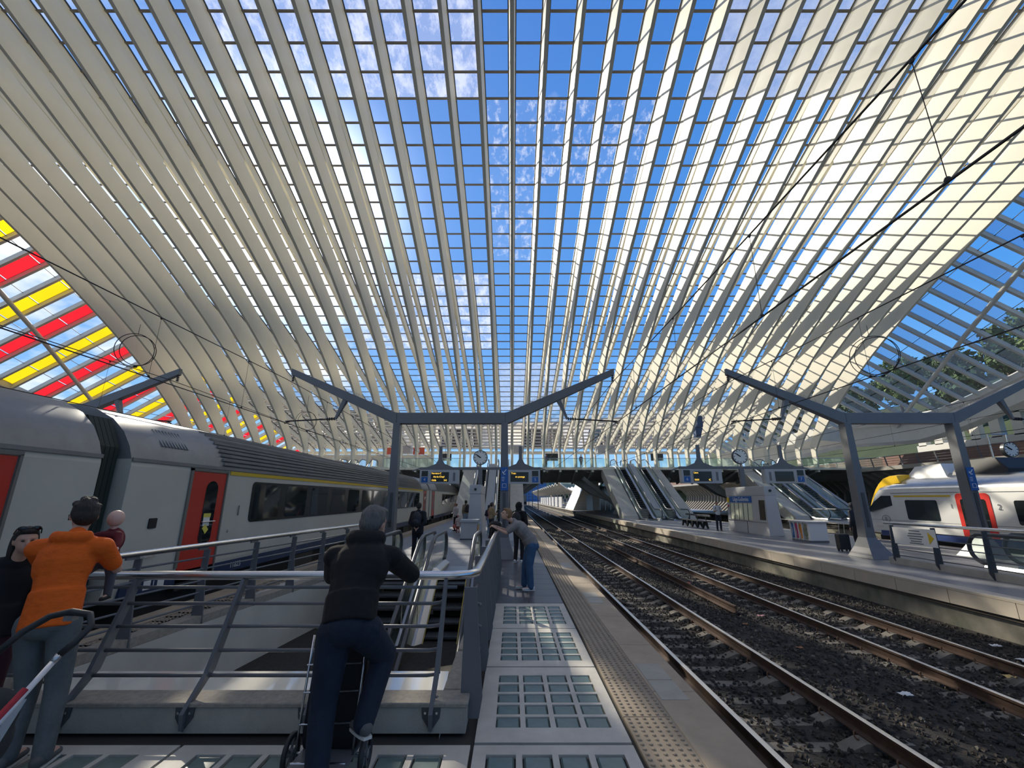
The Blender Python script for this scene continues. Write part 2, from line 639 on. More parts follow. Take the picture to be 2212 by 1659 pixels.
cand = []
rest = {}
seq = list(zip(ally, allz))
for k in range(len(seq) - 1):
    (y0, z0), (y1, z1) = seq[k], seq[k + 1]
    if y0 < APEX - 6:
        step = True
    for i in range(I0, I1):
        xm, ym, zm = (i + .5) * PITCH, (y0 + y1) / 2, (z0 + z1) / 2
        u, v, c = project(xm, ym, zm)
        vis = c > 1 and -40 < u < 2250 and -60 < v < 1000
        _, va, _ = project(xm, y0, z0); _, vb, _ = project(xm, y1, z1)
        area = abs(va - vb) * 936 * 1.6 / c if vis else 0
        lat = abs(u - 1106)
        if lat > 700:
            area *= 0.05
        cand.append((area, k, i, pane_kind(i, u, v) if vis else fill_scatter))  # panes out of view take the added fill-light glass
cand.sort(key=lambda t: -t[0])
pmesh = {}
def pane_mesh(k, m):
    key = (k, m.name)
    if key not in pmesh:
        (y0, z0), (y1, z1) = seq[k], seq[k + 1]
        a = PITCH / 2 - .2
        me = bpy.data.meshes.new('pane')
        me.from_pydata([(-a, 0, 0), (a, 0, 0), (a, y1 - y0, z1 - z0), (-a, y1 - y0, z1 - z0)], [], [(0, 1, 2, 3)])
        me.materials.append(m)
        pmesh[key] = me
    return pmesh[key]
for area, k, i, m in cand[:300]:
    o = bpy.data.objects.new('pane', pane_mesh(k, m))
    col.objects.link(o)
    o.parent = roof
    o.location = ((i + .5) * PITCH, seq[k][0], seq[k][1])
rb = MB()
kinds = [clear, dirty, spotty, milky, fill_scatter]
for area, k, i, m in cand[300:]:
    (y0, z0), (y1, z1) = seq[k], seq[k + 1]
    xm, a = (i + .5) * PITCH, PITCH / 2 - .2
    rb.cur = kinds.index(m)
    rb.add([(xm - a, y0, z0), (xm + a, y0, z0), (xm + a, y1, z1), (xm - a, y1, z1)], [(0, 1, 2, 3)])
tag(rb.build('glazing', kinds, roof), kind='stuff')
# white edge beam under the last row of glass
MBx = MB()
MBx.bar((XL - .3, 81.1, 10.15), (XR + .3, 81.1, 10.15), 0.3, 0.55)
MBx.build('edge_beam', white_rib, roof)

# ---------------------------------------------------------------- side canopies
yellow_gl = mat('yellow film', (0.85, 0.55, 0.01), 0.35, var=0.06, scale=2)
red_gl = mat('red film', (0.72, 0.015, 0.03), 0.35, var=0.06, scale=2)
def film(name, c):
    m = bpy.data.materials.new(name); m.use_nodes = True
    nt = m.node_tree; nt.nodes.clear()
    o = nt.nodes.new('ShaderNodeOutputMaterial'); t = nt.nodes.new('ShaderNodeBsdfTranslucent'); d = nt.nodes.new('ShaderNodeBsdfDiffuse')
    g = nt.nodes.new('ShaderNodeBsdfTransparent'); mx = nt.nodes.new('ShaderNodeMixShader'); m2 = nt.nodes.new('ShaderNodeMixShader')
    t.inputs[0].default_value = d.inputs[0].default_value = g.inputs[0].default_value = c + (1,)
    mx.inputs[0].default_value = .25; m2.inputs[0].default_value = .35
    nt.links.new(t.outputs[0], mx.inputs[1]); nt.links.new(d.outputs[0], mx.inputs[2])
    nt.links.new(mx.outputs[0], m2.inputs[1]); nt.links.new(g.outputs[0], m2.inputs[2]); nt.links.new(m2.outputs[0], o.inputs[0])
    return m
yellow_gl, red_gl = film('yellow coloured glass', (0.95, 0.62, 0.01)), film('red coloured glass', (0.90, 0.02, 0.03))
beam_w = mat('canopy beam paint', (0.70, 0.69, 0.63), 0.5, var=0.1, scale=1)
def side_canopy(sg, label):
    Xe = XR if sg > 0 else -XL
    root = struct('ceiling', label, 'roof', (sg * Xe, 30, 20))
    yb = [y for y in PY if 12 < y < 80.5]
    def P(y, d, up=0.0):
        return (sg * (Xe + d), y, float(gz(y)) - 0.35 - 0.62 * d + up)
    def width(y):
        return float(np.interp(y, [20, 40, 47, 51.4, 55, 59, 67, 81], [12.8, 12.2, 11.8, 11, 9.2, 7.3, 5.6, 1.0]))
    for n, y in enumerate(yb):
        w = width(y)
        m_ = MB()
        m_.bar(P(y, -.1), P(y, w), 0.24, 0.42)
        m_.build('beam', beam_w, root)
        if n + 1 < len(yb):
            y2 = yb[n + 1]
            pm = clear
            ph = int(round((y - 32.0) / 1.45))
            if sg < 0 and ph % 2 == 0:
                pm = red_gl if (ph // 2) % 2 == 0 else yellow_gl
            elif sg > 0 and n % 2 == 0:
                pm = tinted
            nseg = 5 if w > 6 else 3
            w2 = width(y2)
            for q in range(nseg):
                a, b_ = q / nseg, (q + 1) / nseg
                m_ = MB()
                m_.add([P(y + .1, w * a + .03, .16), P(y + .1, w * b_ - .03, .16), P(y2 - .1, w2 * b_ - .03, .16), P(y2 - .1, w2 * a + .03, .16)], [(0, 1, 2, 3)])
                m_.build('pane', pm, root)
    for q in range(1, 5):
        m_ = MB()
        m_.tube([P(y, width(y) * q / 5, .1) for y in yb if width(y) > 6], .03, 5)
        m_.build('glazing_bar', dark_edge, root)
    m_ = MB()
    m_.tube([P(y, d, -.5) for y, d in ((14, 1.5), (25, 3.6), (32, 5), (38.7, 6.5), (50, 9.6), (54, 11))], 0.2, 10)
    m_.build('brace_tube', beam_w, root, smooth=True)
    m_ = MB()
    m_.loft([[P(y, width(y) - .1, -.4), P(y, width(y) + .6, -.5), P(y, width(y) + .6, .25), P(y, width(y) - .1, .25)] for y in np.linspace(12, 80, 26)])
    m_.build('edge_girder', beam_w, root)
    m_ = MB()
    m_.loft([[P(y, width(y) + .15, -2.3), P(y, width(y) + .75, -2.3), P(y, width(y) + .75, -.4), P(y, width(y) + .15, -.4)] for y in np.linspace(34, 80, 20)])
    m_.build('fascia', beam_w, root)
    return root
tinted = glass('blue grey tinted glass', (0.55, 0.68, 0.80), base=0.12, dcol=(0.5, 0.58, 0.66))
side_canopy(-1, 'side canopy with alternating red and yellow glass strips')
side_canopy(1, 'side canopy of clear and tinted glass below the wooded hill')
# ================================================================ ground, platforms, tracks
RAILZ = -0.66
NEAR0, NEAR1 = -6.40, 1.92        # near platform edges
PX = 16.45                        # platform spacing
FAR0, FAR1 = 9.95, 18.35          # platform across the tracks
WX0, WX1, WY0, WY1 = -5.25, -0.62, 4.62, 12.2   # escalator well in the near platform

ballast_dark = mat('dark ballast bed', (0.038, 0.033, 0.028), 0.95, var=0.5, scale=18, bump=0.9, bscale=40)
g = MB().box(-220, 260, -70, 700, -1.6, -0.98)
tag(g.build('ground', ballast_dark), 'dark stone track bed between the platforms', 'track bed', kind='structure')

tile_grey = mat('grey platform tile', (0.078, 0.078, 0.09), 0.38, var=0.22, scale=2.2, bump=0.03)
tile_grey2 = mat('worn platform floor', (0.18, 0.18, 0.185), 0.45, var=0.25, scale=1.1, bump=0.04)
slab_conc = mat('pale paver slab', (0.56, 0.53, 0.47), 0.62, var=0.25, scale=3.0, bump=0.12, bscale=120)
sandst = mat('sand coloured edge stone', (0.42, 0.34, 0.245), 0.75, var=0.3, scale=1.6, bump=0.12, bscale=110)
tact = mat('tactile stone', (0.34, 0.275, 0.20), 0.75, var=0.3, scale=2.4)
joint = mat('dark joint', (0.035, 0.033, 0.03), 0.9)
cream_panel = mat('cream edge panel', (0.56, 0.49, 0.39), 0.7, var=0.22, scale=0.9, bump=0.06)
stained = mat('stained base wall', (0.27, 0.245, 0.20), 0.85, var=0.55, scale=1.3, color2=(0.09, 0.10, 0.075), bump=0.1)

def floor_with_well(mb, x0, x1, y0, y1, w):
    wx0, wx1, wy0, wy1 = w
    for a, b_, c, d in ((x0, wx0, y0, y1), (wx1, x1, y0, y1), (wx0, wx1, y0, wy0), (wx0, wx1, wy1, y1)):
        mb.box(a, b_, c, d, -0.30, -0.03)

plat = struct('floor', 'near platform with pale paver slabs and tactile edge', 'platform', (-2.2, 20, 0))
m_ = MB()
floor_with_well(m_, NEAR0 + .12, NEAR1 - .1, -14, 260, (WX0, WX1, WY0, WY1))
m_.build('base_slab', joint, plat)
m_ = MB()                                             # the wall under the edge
m_.box(NEAR1 - .4, NEAR1 - .28, -14, 260, -1.2, -.3)
m_.box(NEAR0 + .3, NEAR0 + .4, -14, 260, -1.2, -.3)
m_.build('base_wall', stained, plat)

# floor finish away from the camera, with tile joints in the material
def tiled(name, c1, c2, size):
    m = bpy.data.materials.new(name); m.use_nodes = True
    nt = m.node_tree; b = nt.nodes['Principled BSDF']; b.inputs['Roughness'].default_value = .42
    t = nt.nodes.new('ShaderNodeTexCoord'); br = nt.nodes.new('ShaderNodeTexBrick')
    br.offset = 0; br.inputs['Scale'].default_value = 1.0
    br.inputs['Brick Width'].default_value = size; br.inputs['Row Height'].default_value = size
    br.inputs['Mortar Size'].default_value = .006
    br.inputs['Color1'].default_value = c1 + (1,); br.inputs['Color2'].default_value = tuple(x * .88 for x in c1) + (1,); br.inputs['Mortar'].default_value = c2 + (1,)
    nz = nt.nodes.new('ShaderNodeTexNoise'); nz.inputs['Scale'].default_value = 1.5; nz.inputs['Detail'].default_value = 6
    mx = nt.nodes.new('ShaderNodeMix'); mx.data_type = 'RGBA'; mx.blend_type = 'MULTIPLY'; mx.inputs[0].default_value = .5
    nt.links.new(t.outputs['Object'], br.inputs[0]); nt.links.new(t.outputs['Object'], nz.inputs[0])
    nt.links.new(br.outputs[0], mx.inputs[6]); nt.links.new(nz.outputs[0], mx.inputs[7]); nt.links.new(mx.outputs[2], b.inputs[0])
    return m
far_tiles = tiled('far grey tiles', (0.27, 0.27, 0.285), (0.10, 0.10, 0.10), 0.65)
m_ = MB()
m_.box(-0.34, 1.0, 22.1, 260, -.03, 0)
m_.box(WX0, -0.34, 12.9, 260, -.03, 0)
m_.box(NEAR0 + .9, WX0, 11.8, 260, -.03, 0)
m_.box(NEAR0 + .9, -0.34, -14, 2.4, -.03, 0)
m_.box(-0.34, 1.0, -14, 2.4, -.03, 0)
m_.build('floor_finish', far_tiles, plat)

# big pale slabs set with glass pavers
paver_m = glass('paver glass', (0.25, 0.38, 0.36), dirt=0.5, dscale=6, base=0.45, dcol=(0.22, 0.33, 0.32), rough=0.12, ior=1.5)
paver_under = mat('shaft below pavers', (0.10, 0.15, 0.145), 0.5)
pv = MB().cbox(-.104, .104, -.092, .092, -.045, -.006, .014)
paver0 = None
def slab(x0, x1, y0, y1, nx, ny, dx, dy, w, d, ox, oy):
    """concrete slab with nx by ny rectangular openings, each filled by a glass paver"""
    global paver0
    sb = MB()
    xs = [x0]; ys = [y0]
    for i in range(nx):
        c = ox + i * dx; xs += [c - w / 2, c + w / 2]
    for j in range(ny):
        c = oy + j * dy; ys += [c - d / 2, c + d / 2]
    xs.append(x1); ys.append(y1)
    for i in range(len(xs) - 1):
        for j in range(len(ys) - 1):
            if i % 2 == 1 and j % 2 == 1:
                sb.add([(xs[i], ys[j], -.05), (xs[i + 1], ys[j], -.05), (xs[i + 1], ys[j + 1], -.05), (xs[i], ys[j + 1], -.05)], [(0, 1, 2, 3)])
                for a, b_ in (((xs[i], ys[j]), (xs[i + 1], ys[j])), ((xs[i + 1], ys[j]), (xs[i + 1], ys[j + 1])), ((xs[i + 1], ys[j + 1]), (xs[i], ys[j + 1])), ((xs[i], ys[j + 1]), (xs[i], ys[j]))):
                    sb.add([a + (-.05,), b_ + (-.05,), b_ + (0,), a + (0,)], [(3, 2, 1, 0)])
            else:
                sb.add([(xs[i], ys[j], 0), (xs[i + 1], ys[j], 0), (xs[i + 1], ys[j + 1], 0), (xs[i], ys[j + 1], 0)], [(0, 1, 2, 3)])
    for a, b_ in (((x0, y0), (x1, y0)), ((x1, y0), (x1, y1)), ((x1, y1), (x0, y1)), ((x0, y1), (x0, y0))):
        sb.add([a + (-.06,), b_ + (-.06,), b_ + (0,), a + (0,)], [(0, 1, 2, 3)])
    s_ = sb.build('slab', slab_conc, plat)
    off = WLOC[plat.name]
    for i in range(nx):
        for j in range(ny):
            if paver0 is None:
                paver0 = pv.build('glass_paver', mat('green paver glass', (0.115, 0.18, 0.17), 0.38, var=0.3, scale=9), None)
                paver0.parent = s_
                paver0.location = (ox + i * dx - off[0], oy + j * dy - off[1], -off[2])
            else:
                inst(paver0, (ox + i * dx - off[0], oy + j * dy - off[1], -off[2]), s_)
for y0, y1 in ((4.22, 5.87), (5.90, 7.46), (7.49, 9.13)):
    oy = (y0 + y1) / 2 - 2 * .243
    slab(-.31, .99, y0, y1, 4, 5, .268, .243, .22, .195, -.035, oy)
for x0, x1 in ((-.31, .99), (-2.68, -.34), (-5.1, -2.71)):
    n = max(4, int((x1 - x0 - .3) / .285))
    slab(x0, x1, 2.42, 4.18, n, 6, .285, .262, .235, .21, (x0 + x1) / 2 - (n - 1) * .1425, 2.63)
# slabs between the well and the train
for k in range(5):
    slab(-5.95, -5.42 + .12 * k, 4.22 + k * 1.5, 5.69 + k * 1.5, 2, 5, .25, .28, .2, .2, -5.81, 4.45 + k * 1.5)

# grey tiles beyond the slabs, one by one as far as they can be told apart
t0 = None
off = WLOC[plat.name]
for j in range(20):
    for i in range(2):
        x, y = -.335 + i * .665, 9.16 + j * .648
        if t0 is None:
            t0 = MB().cbox(0, .66, 0, .643, -.03, 0, .004).build('tile', tile_grey, None)
            t0.parent = plat
            t0.location = (x - off[0], y - off[1], 0)
        else:
            inst(t0, (x - off[0], y - off[1], 0), plat)

# tactile tiles with raised dots, then the plain edge stones
def dots_tile(nx, ny, w, d, r, h):
    b = MB().cbox(0, w, 0, d, -.03, 0, .003)
    for i in range(nx):
        for j in range(ny):
            b.lathe([(r, 0), (r * .85, h * .7), (r * .4, h)], (w * (i + .5) / nx, d * (j + .5 * (1 + .0)) / ny, 0), n=6)
    return b
tac0 = dots_tile(6, 12, .43, .86, .018, .011).build('tactile_tile', tact, None)
tac0.parent = plat
stone0 = MB().cbox(0, .455, 0, 1.495, -.30, 0, .008).build('edge_stone', sandst, None)
stone0.parent = plat
first = True
for j in range(46):
    y = -2.3 + j * .87
    l_ = (1.03 - off[0], y - off[1], 0)
    if first:
        tac0.location = l_
    else:
        inst(tac0, l_, plat)
    first = False
first = True
for j in range(24):
    y = -2.3 + j * 1.5
    l_ = (1.465 - off[0], y - off[1], 0)
    if first:
        stone0.location = l_
    else:
        inst(stone0, l_, plat)
    first = False
m_ = MB()
m_.box(1.03, 1.92, 33.7, 260, -.3, 0)
m_.build('edge_finish', sandst, plat)
hatch = mat('hatch cover', (0.36, 0.34, 0.29), 0.6, var=0.2, scale=5)
for y in (5.0, 9.15, 13.6):
    for q in range(2):
        MB().cbox(1.5, 1.78, y + q * .5, y + .48 + q * .5, 0, .004, .002).build('hatch', hatch, plat)
# edge of the same platform along the standing train
m_ = MB().box(NEAR0, NEAR0 + .46, -14, 260, -.3, 0)
m_.build('edge_finish', sandst, plat)
tl0 = None
for j in range(30):
    l_ = (NEAR0 + .465 - off[0], 2.0 + j * .87 - off[1], 0)
    inst(tac0, l_, plat)
m_ = MB().box(NEAR0 + .47, NEAR0 + .9, 28.2, 260, -.03, 0)
m_.build('edge_finish', tact, plat)

# ---------------------------------------------------------------- platforms across the tracks
def platform(x0, x1, name, label, well=True, panels=True, y1=260):
    p = struct(name, label, 'platform', ((x0 + x1) / 2, 20, 0))
    b = MB()
    if well:
        floor_with_well(b, x0 + .1, x1 - .1, -14, y1, (WX0 + 1.1 + x0 - NEAR0, WX1 + x0 - NEAR0, WY0 - 3, WY1))
    else:
        b.box(x0 + .1, x1 - .1, -14, y1, -.3, -.03)
    b.build('base_slab', joint, p)
    b = MB()
    if well:
        wa, wb = WX0 + 1.1 + x0 - NEAR0, WX1 + x0 - NEAR0
        for a, c, d, e in ((x0 + .4, wa, -14, y1), (wb, x1 - .4, -14, y1), (wa, wb, -14, WY0 - 3), (wa, wb, WY1, y1)):
            b.box(a, c, d, e, -.03, 0)
    else:
        b.box(x0 + .4, x1 - .4, -14, y1, -.03, 0)
    b.build('floor_finish', far_tiles, p)
    b = MB()
    b.box(x0, x0 + .4, -14, y1, -.05, 0.0)
    b.box(x1 - .4, x1, -14, y1, -.05, 0.0)
    b.build('edge_finish', cream_panel, p)
    b = MB()
    b.box(x0 + .12, x0 + .2, -14, y1, -1.1, -.36)
    b.box(x1 - .2, x1 - .12, -14, y1, -1.1, -.36)
    b.build('base_wall', stained, p)
    b = MB()
    b.box(x0 + .05, x0 + .2, -14, y1, -.42, -.345)
    b.build('cable_ledge', mat('rusty ledge', (0.06, 0.05, 0.04), 0.8), p)
    if panels:
        o = WLOC[p.name]
        q0 = MB().cbox(0, .06, 0, 1.385, -.345, -.052, .006).build('edge_panel', cream_panel, None)
        q0.parent = p
        for j in range(50):
            l_ = (x0 + .005 - o[0], 1.0 + j * 1.4 - o[1], 0)
            if j == 0:
                q0.location = l_
            else:
                inst(q0, l_, p)
    return p
platform(FAR0, FAR1, 'floor', 'second platform with cream edge panels across the two tracks')
platform(FAR0 + PX, FAR1 + PX, 'floor', 'third platform behind the grey and white train with yellow nose', well=False, panels=False)
platform(NEAR0 - PX, NEAR1 - PX, 'floor', 'platform on the far side of the grey standing coaches', well=False, panels=False)

# ---------------------------------------------------------------- tracks
rail_rust = mat('rusty rail web', (0.085, 0.046, 0.028), 0.75, var=0.4, scale=6, bump=0.2)
rail_top = mat('polished rail head', (0.62, 0.60, 0.57), 0.34, metal=0.75)
sleeper_m = mat('concrete sleeper', (0.19, 0.17, 0.14), 0.85, var=0.45, scale=2.5, bump=0.25, bscale=70)
clip_m = mat('rusty clip', (0.14, 0.075, 0.04), 0.7)
def rail_poly(cx):
    w = [(-.07, -.17), (.07, -.17), (.07, -.155), (.012, -.135), (.012, -.045), (.036, -.035), (.036, -.002), (.028, 0), (-.028, 0), (-.036, -.002), (-.036, -.035), (-.012, -.045), (-.012, -.135), (-.07, -.155)]
    return [(cx + a, RAILZ + b) for a, b in w]
sl = MB()
prof = [(-1.28, -.0), (-.95, .02), (-.62, .02), (-.42, -.055), (.42, -.055), (.62, .02), (.95, .02), (1.28, 0)]
rg = []
for x, dz in prof:
    rg.append([(x, -.14, -.2), (x, .14, -.2), (x, .105, dz), (x, -.105, dz)])
sl.loft(rg)
clipmb = MB()
pts = []
for k in range(15):
    t = k / 14 * 1.7 * math.pi
    pts.append((.075 + .028 * (1 - math.cos(t)) * .8, -.02 + .05 * k / 14 - .03, .02 + .035 * math.sin(t) + .012))
clipmb.tube(pts, .009, 6)
sleeper0 = clip0 = None
def track(cx, label, y0=-12, y1=400, nearn=70, detail=True):
    global sleeper0, clip0
    t = thing('railway_track', label, 'track', (cx, 0, RAILZ))
    off = WLOC[t.name]
    for sg in (-1, 1):
        x = cx + sg * .7525
        m = MB().prism(rail_poly(x), 'y', y0, y1)
        # the running surface is bright, everything else is rust
        m.m = [1 if (len(f) == 4 and all(m.v[i][2] > RAILZ - .0025 for i in f)) else 0 for f in m.f]
        m.build('rail', [rail_rust, rail_top], t)
    if sleeper0 is None:
        sleeper0 = sl.build('sleeper', sleeper_m, None); sleeper0.parent = t
        sleeper0.location = (0, 1.2, -.19)
        clip0 = clipmb.build('rail_clip', clip_m, None, smooth=True); clip0.parent = t
        clip0.location = (-.69, 1.2, -.16)
    for k in range(nearn):
        y = 1.2 + .61 * k
        if not (cx == 3.53 and k == 0):
            inst(sleeper0, (0, y, -.19), t)
        if detail and y < 11:
            for sg in (-1, 1):
                for s2 in (-1, 1):
                    c = inst(clip0, (sg * .7525 + s2 * .06, y, -.165), t, rotz=0 if s2 > 0 else math.pi)
    if y1 > 60:
        b = MB()
        for k in range(120):
            y = 1.2 + .61 * (nearn + k)
            b.box(cx - 1.28, cx + 1.28, y - .11, y + .11, RAILZ - .3, RAILZ - .18)
        tag(b.build('far_sleepers', sleeper_m, t), kind='stuff')
    return t
track(3.53, 'railway track right beside the tactile platform edge')
track(7.49, 'second railway track, beside the cream panelled platform wall')
track(-8.05, 'railway track under the grey standing coaches', nearn=4, detail=False)
track(20.0, 'railway track under the train with the yellow nose', nearn=4, detail=False)
track(24.3, 'railway track beyond the train with the yellow nose', nearn=4, detail=False)

# loose stones of the track bed
def stones(x0, x1, y0, y1, n, size, zf, name, label):
    X = rng.uniform(x0, x1, n); Y = y0 + (y1 - y0) * rng.uniform(0, 1, n) ** 1.6
    base = np.array([(1, 0, -.3), (-.5, .87, -.3), (-.5, -.87, -.3), (.6, .35, .5), (-.55, .5, .45), (0, -.75, .5), (0.05, 0, .8)])
    tris = np.array([(0, 1, 4), (0, 4, 3), (1, 2, 4), (2, 5, 4), (2, 0, 5), (0, 3, 5), (3, 4, 6), (4, 5, 6), (5, 3, 6)])
    ang = rng.uniform(0, 6.28, n); sc = size * rng.uniform(.55, 1.35, (n, 3))
    ca, sa = np.cos(ang), np.sin(ang)
    V = base[None] * sc[:, None, :] * rng.uniform(.75, 1.2, (n, 7, 3))
    vx = V[..., 0] * ca[:, None] - V[..., 1] * sa[:, None] + X[:, None]
    vy = V[..., 0] * sa[:, None] + V[..., 1] * ca[:, None] + Y[:, None]
    vz = V[..., 2] + zf(X)[:, None] + rng.uniform(-.03, .02, n)[:, None]
    verts = np.stack([vx, vy, vz], -1).reshape(-1, 3)
    faces = (tris[None] + 7 * np.arange(n)[:, None, None]).reshape(-1, 3)
    me = bpy.data.meshes.new(name)
    me.from_pydata(verts.tolist(), [], faces.tolist())
    ms = [mat('ballast stone', (0.075, 0.062, 0.05), 0.9, var=0.5, scale=3), mat('ballast stone dark', (0.034, 0.031, 0.027), 0.9), mat('ballast stone pale', (0.17, 0.145, 0.115), 0.85)]
    for m in ms:
        me.materials.append(m)
    idx = np.repeat(rng.choice([0, 1, 2], n, p=[.55, .36, .09]), 9)
    me.polygons.foreach_set('material_index', idx.astype(np.int32))
    o = bpy.data.objects.new(name, me)
    col.objects.link(o)
    return tag(o, label, 'ballast', kind='stuff')
bedz = lambda X: np.where(np.minimum(np.abs(X - 3.53), np.abs(X - 7.49)) > .92, RAILZ - .165, RAILZ - .235)
stones(2.0, 9.9, 2.6, 46, 42000, .034, bedz, 'ballast', 'brown ballast stones around the two empty tracks')
b = MB().box(1.6, 10.2, -12, 300, -.98, RAILZ - .25)
b.box(4.46, 6.56, -12, 300, -.98, RAILZ - .185)
b.box(8.42, 10.1, -12, 300, -.98, RAILZ - .185)
tag(b.build('ballast_bed', ballast_dark), 'dark ballast bed under the two empty tracks', 'track bed', kind='structure')

# a spare rail left between the tracks
sp = MB().prism([(x, z + .03) for x, z in rail_poly(5.55)], 'y', 11.8, 27.5)
tag(sp.build('spare_rail', rail_rust), 'rusty spare rail lying loose between the two empty tracks', 'rail')

# scraps of litter on the track bed
def scrap(name, label, x, y, w, c, z=None):
    b = MB()
    z = RAILZ - .15 if z is None else z
    n = 5
    V = [[(x + (i / n - .5) * w + random.uniform(-.2, .2) * w / n, y + (j / n - .5) * w * .7, z + random.uniform(0, .35) * w * .5) for j in range(n + 1)] for i in range(n + 1)]
    b.loft(V, caps=False, closed=False)
    o = b.build(name, mat('litter ' + label[:14], c, .7))
    s = o.modifiers.new('thick', 'SOLIDIFY'); s.thickness = .003
    return tag(o, label, 'litter')
scrap('paper_scrap', 'crumpled white paper on a sunlit patch of ballast', 5.72, 7.25, .16, (.75, .74, .72))
scrap('paper_scrap', 'small white paper scrap beside the inner rail of second track', 6.2, 6.1, .10, (.7, .7, .7))
scrap('paper_scrap', 'white paper scrap against the stained base wall', 9.35, 9.4, .16, (.72, .72, .74))
scrap('paper_scrap', 'white paper strip lying by the outer rail of second track', 9.0, 8.6, .2, (.7, .7, .68))
scrap('paper_scrap', 'pink paper wrapper just outside the second track', 6.05, 11.6, .16, (.65, .33, .32))
scrap('paper_scrap', 'red wrapper near the end of the spare rail', 5.9, 15.8, .2, (.62, .12, .07))
scrap('wrapper', 'ochre wrapper on a sleeper between the second track rails', 7.95, 7.9, .15, (.62, .42, .14))
scrap('leaf', 'brown dry leaf on the ballast between the tracks', 5.3, 10.9, .12, (.36, .16, .06))
scrap('leaf', 'second brown dry leaf on the ballast, nearer the camera', 5.5, 9.3, .12, (.33, .15, .06))
scrap('paper_scrap', 'pale crumpled tissue by the near rail and platform edge', 2.35, 3.75, .11, (.7, .62, .5))
scrap('leaf', 'yellow leaf beside the near track, at the picture corner', 4.75, 4.35, .1, (.6, .42, .14))
# ================================================================ catenary portals and wires
PORTAL_Y = 15.8
wire_m = mat('catenary wire', (0.012, 0.012, 0.013), 0.6)
insul = mat('brown insulator', (0.03, 0.018, 0.015), 0.3)

def insulator(mb, p, q, r=.055, n=5):
    p, q = Vector(p), Vector(q)
    d = q - p
    mb.tube([p, q], .018, 6)
    for k in range(n):
        c = p + d * ((k + .5) / n)
        e = d.normalized() * .016
        mb.tube([c - e, c + e], r, 8)

def portal(cx, label):
    t = thing('catenary_portal', label, 'portal', (cx, PORTAL_Y, 0), 'catenary portals over the platforms')
    y = PORTAL_Y
    for sg in (-1, 1):
        x = cx + sg * 1.97
        b = MB()
        def ring(xc, z, w, d):
            return [(xc - w / 2, y - d / 2, z), (xc + w / 2, y - d / 2, z), (xc + w / 2, y + d / 2, z), (xc - w / 2, y + d / 2, z)]
        b.loft([ring(x - sg * .06, 0, .86, 1.15), ring(x - sg * .03, .34, .56, .7), ring(x, .66, .33, .40), ring(x, 1.0, .31, .38), ring(x, 4.62, .24, .34)])
        b.build('post', slate, t, bevel=.012)
        MB().box(x - sg * .005 - .05, x - sg * .005 + .05, y - .205, y - .165, 1.0, 2.15).build('access_panel', slate_dark, t)
        b = MB()
        b.loft([[(x, y - .15, 4.60), (x, y + .15, 4.60), (x, y + .15, 5.0), (x, y - .15, 5.0)],
                [(x + sg * .16, y - .15, 4.62), (x + sg * .16, y + .15, 4.62), (x + sg * .10, y + .15, 5.02), (x + sg * .10, y - .15, 5.02)],
                [(cx + sg * 6.1, y - .08, 6.48), (cx + sg * 6.1, y + .08, 6.48), (cx + sg * 6.1, y + .08, 6.72), (cx + sg * 6.1, y - .08, 6.72)]])
        arm = b.build('arm', slate, t, bevel=.01)
        b = MB()
        b.bar((cx + sg * 3.95, y, 5.56), (cx + sg * 4.28, y, 4.78), .16, .2, (0, 1, 0), .07, .09)
        b.build('bracket', slate, t)
        b = MB()
        insulator(b, (cx + sg * 4.28, y, 4.8), (cx + sg * 4.62, y, 4.78), .06, 4)
        b.tube([(cx + sg * 4.62, y, 4.78), (cx + sg * 6.12, y, 4.70)], .026, 6)
        b.tube([(cx + sg * 5.95, y, 4.71), (cx + sg * 6.14, y, 4.62)], .022, 6)
        b.build('steady_arm', black, t)
        b = MB()
        insulator(b, (cx + sg * 6.04, y, 6.48), (cx + sg * 6.04, y, 6.22), .05, 4)
        b.build('insulator', insul, t)
        b = MB()
        for k in range(46):
            f = .06 + .42 * k / 46
            px, pz = cx + sg * (2.1 + 4.0 * f), 5.02 + 1.7 * f
            for a in (-.07, .07):
                b.tube([(px, y + a * .4, pz), (px + random.uniform(-.02, .02), y + a * 1.4, pz + .13)], .0035, 3, cap=False)
        tag(b.build('bird_spikes', alu, t), kind='stuff')
    MB().box(cx - 2.0, cx + 2.0, y - .15, y + .15, 4.60, 5.0).build('crossbeam', slate, t, bevel=.01)
    return t

